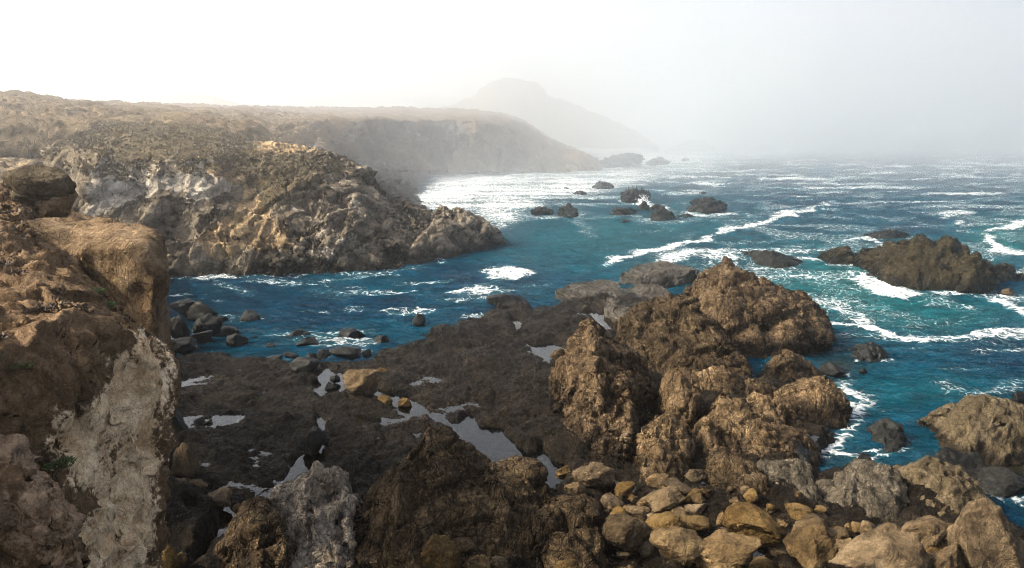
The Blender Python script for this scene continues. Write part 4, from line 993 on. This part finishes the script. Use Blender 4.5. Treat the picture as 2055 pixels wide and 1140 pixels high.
for i, (a, b, c, d, lab) in enumerate(WB):
    sea = d < 702 and a > 395 or i in (8, 15, 16)
    boulder('boulder', a, b, c, d, lab, M['wetboulder'], 300 + i, 0.0 if sea else 0.75, sub=4, cuts=10, rough=0.18, fine=0.04, sink=0.7 if sea else 0.3, cutd=(0.48, 0.85), crag=0.08, tilt=0.25 * math.sin(i * 1.7))
TB = [
 (682,762,738,798,'big tan boulder with a furrowed top on the reef',0.9), (752,778,738,754,'small pale ochre cobble behind the big tan boulder',0.9),
 (755,786,792,818,'round olive stone in the end of the curved pool',0.5), (798,826,798,822,'smaller olive stone beside it in the curved pool',0.5),
 (642,662,864,892,'small bright tan stone beside the tall dark boulder',0.8), (340,392,888,962,'tall two-toned boulder under the cliff',0.8),
 (338,375,958,990,'small ochre stone with a ridge near the cliff foot',0.9), (366,412,964,988,'smooth oval ochre stone near the cliff foot',0.9),
 (395,455,982,1020,'brown folded stone beside the puddled reef block',0.9), (464,490,1012,1036,'round tan stone at the pool edge by the pale rock',0.6),
 (320,345,968,982,'flat grey cobble against the cliff foot',0.9), (322,342,990,1006,'tiny brown stone below the ochre ones',0.9),
 (300,352,1096,1160,'ribbed brown boulder at the very bottom under the cliff',0.9), (345,372,1110,1140,'small brown stone by the bottom ribbed boulder',0.9),
 (485,560,1060,1150,'dark slope stone between pool and pale rock',0.5), (1648,1706,724,757,'dark oval rock in the brown shallows beyond the fins',0.0),
 (1725,1742,738,752,'tiny half-sunk rock near the oval one',0.0), (2038,2075,782,815,'dark rock cut by the frame edge above the huge pitted boulder',0.0),
 (2014,2040,578,592,'tiny rock near the end of the large sea stack',0.0), (1560,1655,895,935,'wet black rock below the lowest golden fin',0.2),
 (1720,1765,910,945,'wet dark rock with foam above the ribbed beds',0.1), (1880,1990,905,990,'dark weedy mass under the huge pitted boulder',-0.2),
 (1960,2080,940,1010,'brown weedy rock barely above the shallows',-0.2),
]
for i, (a, b, c, d, lab, z0) in enumerate(TB):
    green = 'green' in lab or 'dark' in lab or 'tiny half' in lab or 'wet' in lab or 'weedy' in lab
    boulder('boulder', a, b, c, d, lab, M['wetboulder'] if green else M['boulder'], 400 + i, z0, sub=5 if b - a > 60 else 4, cuts=11, rough=0.18, fine=0.035, sink=0.45 if z0 <= 0.2 else 0.2, cutd=(0.52, 0.88), crag=0.10 if 'weedy' in lab else 0.0)
for i, (c, lab) in enumerate([
    ([(1741,893,1743,882,.8),(1753,905,1756,862,1.8),(1772,911,1772,847,2.3),(1783,912,1784,843,2.4),(1800,911,1800,852,2.2),(1818,904,1816,874,1.5),(1828,896,1827,889,.5)], 'dark green pyramid rock cleft down its middle'),
    ([(1713,714,1715,706,.6),(1725,725,1728,694,1.6),(1745,729,1745,687,2.0),(1765,727,1766,692,1.6),(1778,718,1778,708,.6)], 'dark green angular rock alone in open blue water')]):
    tag(lump('boulder', c, M['wetboulder'], dict(seed=150 + i, warp=(0.1, 1), big=(0.12, 1.0), block=(0.14, (1.0, 1.2, 1.6), 0.12), joints=[((0.9, -0.3, 0.2), 0.8, 0.06, 0.14, 0.4)], fine=(0.02, 0.2)), 0.07, z0=0.0, back=1.6, bulge=0.3), lab, 'boulder')
# black rocks scattered in the bay
SR = [(1064,1113,414,434,'leftmost black rock of the pair in the bay'),(1118,1162,407,438,'tall rounded black rock, right one of the pair in the bay'),
 (1225,1282,414,434,'broad smooth black rock in the bay cluster'),(1246,1265,439,448,'tiny black rock in front of the broad smooth one'),
 (1247,1308,376,406,'black rock topped with a line of birds'),(1280,1305,402,425,'knobbly black rock hit by white spray'),
 (1302,1338,408,424,'long low black rock behind the jagged one'),(1305,1363,414,445,'jagged black rock at the front of the cluster'),
 (1362,1396,428,438,'flat black rock trailing the jagged one'),(1383,1465,393,429,'widest peaked black rock at the cluster\'s seaward end'),
 (1403,1419,383,390,'tiny black rock behind the widest peaked one'),(1150,1179,382,392,'small low pointed rock nearer the foaming surf'),
 (1131,1142,375,380,'smallest rock speck amid the streaky surf'),(1188,1235,362,379,'jagged spiky rock in the surf below the headland'),
 (1192,1300,306,338,'long hazy rock off the end of the headland'),(1298,1348,314,332,'hazy low rock beyond the long one'),(1368,1384,315,325,'hazy small round rock farthest along the reef line'),
 (1350,1445,279,304,'faint fog-veiled rock island below the hill'),(1520,1560,289,303,'faint fog-veiled rock alone far out at sea')]
stackobj = []
for i, (a, b, c, d, lab) in enumerate(SR):
    stackobj.append(boulder('sea_rock', a, b, c, d, lab, M['stack'], 500 + i, 0.0, sub=5 if b - a > 40 else 4, cuts=7, rough=0.30, fine=0.06, sink=0.6, depth=0.7, crag=0.16, block=0.05, hmin=0.14, cat='sea rock', group='black rocks in the bay'))
# boulders over the cobble beach
def beach_boulders():
    rs = np.random.RandomState(9); S = beach_S; N = S.shape
    meshes = []
    for k in range(10):
        V, F = stone(600 + k, (1, rs.uniform(.7, 1), rs.uniform(.55, .8)), 3, cuts=9, rough=0.2, fine=0.05, cutd=(0.5, 0.9))
        meshes.append(mesh_np('beach_boulder', V, F, M['beach']))
    n = 0
    while n < 280:
        q = S[rs.randint(4, N[0] - 4), rs.randint(4, N[1] - 4)]
        if q[2] < -0.25: continue
        px, py = proj(q[None])
        if px[0] < 600 or px[0] > 980: continue
        r = 0.45 + 0.9 * rs.rand() ** 3 + (1.0 if rs.rand() < 0.05 else 0)
        o = link('beach_boulder', meshes[n % 10], None, q + np.array([0, 0, 0.12 * r]))
        o.scale = (r, r * rs.uniform(.8, 1.2), r * rs.uniform(.8, 1.1)); o.rotation_euler = (rs.uniform(-.3, .3), rs.uniform(-.3, .3), rs.uniform(0, 6.28))
        tag(o, 'grey boulder among many on the cobble beach below the headland', 'boulder', 'boulders strewn over the cobble beach'); n += 1
beach_boulders()

# ------------------------------------------------------------------ mushroom rock on the near cliff
def mushroom():
    D = 31.0; c = p(86, 432, D); mpp = D / FOC * 1.02
    root = bpy.data.objects.new('mushroom_rock', None); COL.objects.link(root); root.location = tuple(c)
    tag(root, 'mushroom-shaped sandstone rock perched on the cliff top', 'rock')
    w = 128 * mpp
    V, F = stone(701, (w / 2, w * .42, 31 * mpp), 5, cuts=6, rough=0.16, fine=0.03, rot=(0, 0.22, 0), cutd=(0.7, 0.95), crag=0.04)
    o = link('cap', mesh_np('cap', V + np.array([-2 * mpp, 0, 66 * mpp]), F, M['pitted']), root); o['label'] = 'rounded weathered cap'
    V, F = stone(702, (44 * mpp, w * .30, 46 * mpp), 5, cuts=8, rough=0.2, fine=0.02, cutd=(0.6, 0.9))
    o = link('stem', mesh_np('stem', V + np.array([18 * mpp, 0.2, 22 * mpp]), F, M['ledge'], dict(pale=np.zeros(len(V)))), root); o['label'] = 'smooth orange stem'
    V, F = stone(703, (40 * mpp, w * .28, 26 * mpp), 4, cuts=8, rough=0.2, fine=0.03, rot=(0, .2, 0))
    link('shoulder', mesh_np('shoulder', V + np.array([-22 * mpp, 0.1, 34 * mpp]), F, M['pitted']), root)
mushroom()

# ------------------------------------------------------------------ plants and scrub
def near_surface_points():
    me = near.data; n = len(me.vertices); V = np.empty(n * 3, np.float32); me.vertices.foreach_get('co', V); V = V.reshape(-1, 3) + np.array(near.location)
    N = np.empty(n * 3, np.float32); me.vertices.foreach_get('normal', N); N = N.reshape(-1, 3); return V, N
NV, NN = near_surface_points(); NPX, NPY = proj(NV)
def leafmesh(name, pts, rad, n, ln, wd, mat, rs, up=0.7):
    """a clump of n pointed leaves springing from a low mound"""
    Vs, Fs = [], []
    for k in range(n):
        a = rs.uniform(0, 2 * math.pi); r = rad * math.sqrt(rs.rand()); b = pts + np.array([r * math.cos(a), r * math.sin(a), 0.02])
        d = unit([math.cos(a) * r / rad + rs.normal() * .4, math.sin(a) * r / rad + rs.normal() * .4, up + rs.rand() * .5]); s = unit(np.cross(d, rs.normal(size=3)))
        L = ln * rs.uniform(.6, 1.3); m = b + d * L * .5 + np.array([0, 0, -.0]); t = b + d * L + np.array([0, 0, -.15 * L]); i = len(Vs)
        Vs += [b, m + s * wd, t, m - s * wd]; Fs.append([i, i + 1, i + 2, i + 3])
    return np.array(Vs), np.array(Fs)
def plant(px, py, rad, n, ln, wd, mat, label, seed, group=None):
    k = np.argmin((NPX - px) ** 2 + (NPY - py) ** 2 + 4e4 * (NN[:, 2] < 0.1)); b = NV[k]; rs = np.random.RandomState(seed)
    V, F = leafmesh('plant', np.zeros(3), rad, n, ln, wd, mat, rs)
    o = link('plant', mesh_np('plant', V, F, mat, smooth=False), None, b); tag(o, label, 'plant', group)
plant(172, 592, 0.42, 420, 0.16, 0.028, M['plant'], 'green cushion plant on the earth near the cliff brink', 1)
plant(200, 618, 0.34, 300, 0.14, 0.025, M['plant'], 'darker trailing plant just below the green cushion plant', 2)
plant(62, 735, 0.12, 60, 0.16, 0.018, M['plant'], 'small sprig of leaves growing in the rock face', 3)
plant(125, 930, 0.22, 160, 0.14, 0.02, M['plant'], 'leafy clump in the cleft above the sunlit buttress', 4)
for i, (x, y, r) in enumerate([(60,575,.22),(95,580,.18),(135,488,.25),(20,480,.4),(55,520,.2),(40,610,.15),(90,628,.22),(165,640,.12),(25,430,.5),(70,450,.4),(10,540,.25),(110,545,.15),(15,650,.15),(120,610,.1)]):
    plant(x, y, r, int(500 * r), 0.12, 0.022, M['dryplant'], 'low dead brown plant clump on the bare earth of the near cliff', 20 + i, 'dead plant clumps on the near cliff')
def debris():
    rs = np.random.RandomState(5); ok = np.where((NN[:, 2] > 0.5) & (NPX > -60) & (NPY > 380) & (NPY < 700))[0]
    dens = fbm(NV[ok] / 1.2, 3, 44); ok = ok[dens > -0.05]; pick = rs.choice(ok, 2600)
    V0, F0 = ICO[2]; V0 = V0[:]; Vs, Fs = [], []
    keepF = F0
    for j, k in enumerate(pick):
        r = 0.012 + 0.035 * rs.rand() ** 2.5
        Vs.append(NV[k] + V0 * np.array([1, 1, .7]) * r * rs.uniform(.6, 1.3, (1, 3)) * (1 + .25 * rs.normal(size=(len(V0), 1)))); Fs.append(keepF + j * len(V0))
    me = mesh_np('gravel', np.concatenate(Vs), np.concatenate(Fs), M['dryplant'], smooth=False)
    tag(link('gravel', me), 'dark crumbs and dry litter on the cliff-top earth', 'gravel', kind='stuff')
debris()
def scrub():
    rs = np.random.RandomState(6); V = mid_S.reshape(-1, 3); ok = np.where(mid_veg > 0.5)[0]
    if len(ok) == 0: return
    pick = rs.choice(ok, 9000); Vs, Fs = [], []; n = 0
    for k in pick:
        c = V[k]; r = rs.uniform(.10, .30)
        for _ in range(5):
            d = unit([rs.normal(), rs.normal(), abs(rs.normal()) + .3]); s = unit(np.cross(d, rs.normal(size=3))); b = c + rs.normal(size=3) * r * .5
            Vs += [b - s * r * .4, b + s * r * .4, b + d * r + s * r * .25, b + d * r - s * r * .25]; Fs.append([n, n + 1, n + 2, n + 3]); n += 4
    tag(link('scrub', mesh_np('scrub', np.array(Vs), np.array(Fs), M['scrub'], smooth=False)), 'low dark scrub covering the cliff slope', 'scrub', kind='stuff')
scrub()

# ------------------------------------------------------------------ birds and spray
def bird(loc, rz, label, s=1.0):
    root = bpy.data.objects.new('bird', None); COL.objects.link(root); root.location = loc; root.rotation_euler = (0, 0, rz)
    tag(root, label, 'bird', 'black seabirds on the bay rock')
    prof = [(0, 0, 0.06, .03), (-.04, 0, .14, .085), (0, 0, .28, .11), (.05, 0, .42, .085), (.07, 0, .52, .04), (.08, 0, .60, .035), (.10, 0, .66, .05), (.15, 0, .67, .03), (.24, 0, .66, .008)]
    Vs, Fs = [], []; k = 8
    for i, (x, y, z, r) in enumerate(prof):
        for a in range(k):
            t = 2 * math.pi * a / k
            Vs.append((x + r * math.cos(t) * (0.9 if i < 6 else .3), y + r * math.sin(t) * .8, z + (r * math.cos(t) if i >= 6 else 0)))
        if i:
            b = (i - 1) * k
            for a in range(k): Fs.append([b + a, b + (a + 1) % k, b + k + (a + 1) % k, b + k + a])
    o = link('body', mesh_np('body', np.array(Vs) * s, np.array(Fs), M['bird']), root)
    T = np.array([(-.05, -.05, .12), (-.05, .05, .12), (-.22, .06, -.02), (-.22, -.06, -.02)]) * s
    link('tail', mesh_np('tail', np.concatenate([T, T + np.array([.012, 0, -.015]) * s]), np.array([[0,1,2,3],[7,6,5,4],[0,4,5,1],[1,5,6,2],[2,6,7,3],[3,7,4,0]]), M['bird'], smooth=False), root)
ro = stackobj[4]; bpy.context.view_layer.update()
rv = np.array([v.co[:] for v in ro.data.vertices]) + np.array(ro.location); rpx, rpy = proj(rv)
for i, x in enumerate((1254, 1261, 1268, 1278, 1286, 1292, 1299, 1304)):
    m_ = np.abs(rpx - x) < 2.2
    if not m_.any(): continue
    k = np.where(m_)[0][np.argmax(rv[m_][:, 2])]
    bird(tuple(rv[k] - np.array([0, 0, .03])), 0.6 + i * 1.3, ['bird at the left end of the line on the bay rock', 'second bird from the left on the bay rock', 'third bird from the left on the bay rock', 'fourth bird from the left on the bay rock', 'fifth bird from the left on the bay rock', 'sixth bird from the left on the bay rock', 'bird next to the right end of the line on the bay rock', 'bird at the right end of the line on the bay rock'][i], 1.1)
def spray():
    rs = np.random.RandomState(8); c = g(1290, 412, 0); V0, F0 = ICO[2]; Vs, Fs = [], []
    for j in range(260):
        h = rs.rand() ** 1.5 * 2.4; q = c + np.array([rs.normal() * (.9 - .2 * h), rs.normal() * .5, h + .1]); r = rs.uniform(.03, .16) * (1.2 - .35 * h)
        Vs.append(q + V0 * r); Fs.append(F0 + j * len(V0))
    tag(link('spray', mesh_np('spray', np.concatenate(Vs), np.concatenate(Fs), M['spray'])), 'burst of white spray against the knobbly rock', 'spray', kind='stuff')
spray()

# ------------------------------------------------------------------ haze
def haze():
    x, y0, y1, z0, z1 = 2700, -60, 2640, -3.2, 600
    V = [(sx * x, y, z) for z in (z0, z1) for y in (y0, y1) for sx in (-1, 1)]
    F = [[0,2,3,1],[4,5,7,6],[0,1,5,4],[2,6,7,3],[0,4,6,2],[1,3,7,5]]
    m = bpy.data.materials.new('haze_air'); m.use_nodes = True; t = m.node_tree; t.nodes.remove(t.nodes['Principled BSDF'])
    v = t.nodes.new('ShaderNodeVolumePrincipled'); v.inputs['Color'].default_value = (.975, .988, 1, 1)
    v.inputs['Density'].default_value = HAZE_DENSITY; v.inputs['Anisotropy'].default_value = HAZE_G
    t.links.new(v.outputs[0], t.nodes['Material Output'].inputs['Volume'])
    tag(link('haze', mesh_np('haze', np.array(V, float), np.array(F), m, smooth=False)), 'pale sea fog thickening with distance', 'haze', kind='stuff')
haze()
def fog_bank():
    # the denser fog lying on the far water and headland, thinning out towards the viewer
    prof = [(208, 0.5), (290, 24), (400, 52), (560, 110), (700, 150), (1000, 240), (1400, 340), (2500, 570)]
    xs = np.concatenate([[-2400, -1200, -500, -250, -120], np.linspace(-80, 80, 17), [120, 250, 500, 1200, 2400]]); net = []
    for x in xs:
        net.append([np.array([x, y - 45.0 * float(sstep(20.0, -60.0, x)) * (1 if k < 4 else 0.4), -3.0 if k == 0 else z]) for k, (y, z) in enumerate([(198, 0)] + prof)] + [np.array([x, 2520.0, -3.0])])
    S = np.array(net); n, m = S.shape[:2]; V = S.reshape(-1, 3)
    F = [list(f) for f in grid_faces(n, m)]
    F += [[i * m, i * m + m - 1, (i + 1) * m + m - 1, (i + 1) * m] for i in range(n - 1)]
    me = bpy.data.meshes.new('fog_bank'); me.from_pydata([tuple(v) for v in V], [], F + [list(range(m)), list(range((n - 1) * m + m - 1, (n - 1) * m - 1, -1))]); me.update()
    t = bpy.data.materials.new('fog_air'); t.use_nodes = True; nt = t.node_tree; nt.nodes.remove(nt.nodes['Principled BSDF'])
    v = nt.nodes.new('ShaderNodeVolumePrincipled'); v.inputs['Color'].default_value = (.945, .98, 1, 1); v.inputs['Density'].default_value = FOG_DENSITY; v.inputs['Anisotropy'].default_value = 0.7
    nt.links.new(v.outputs[0], nt.nodes['Material Output'].inputs['Volume']); me.materials.append(t)
    tag(link('fog_bank', me), 'white fog bank over the far headland and open sea', 'fog', kind='stuff')
fog_bank()
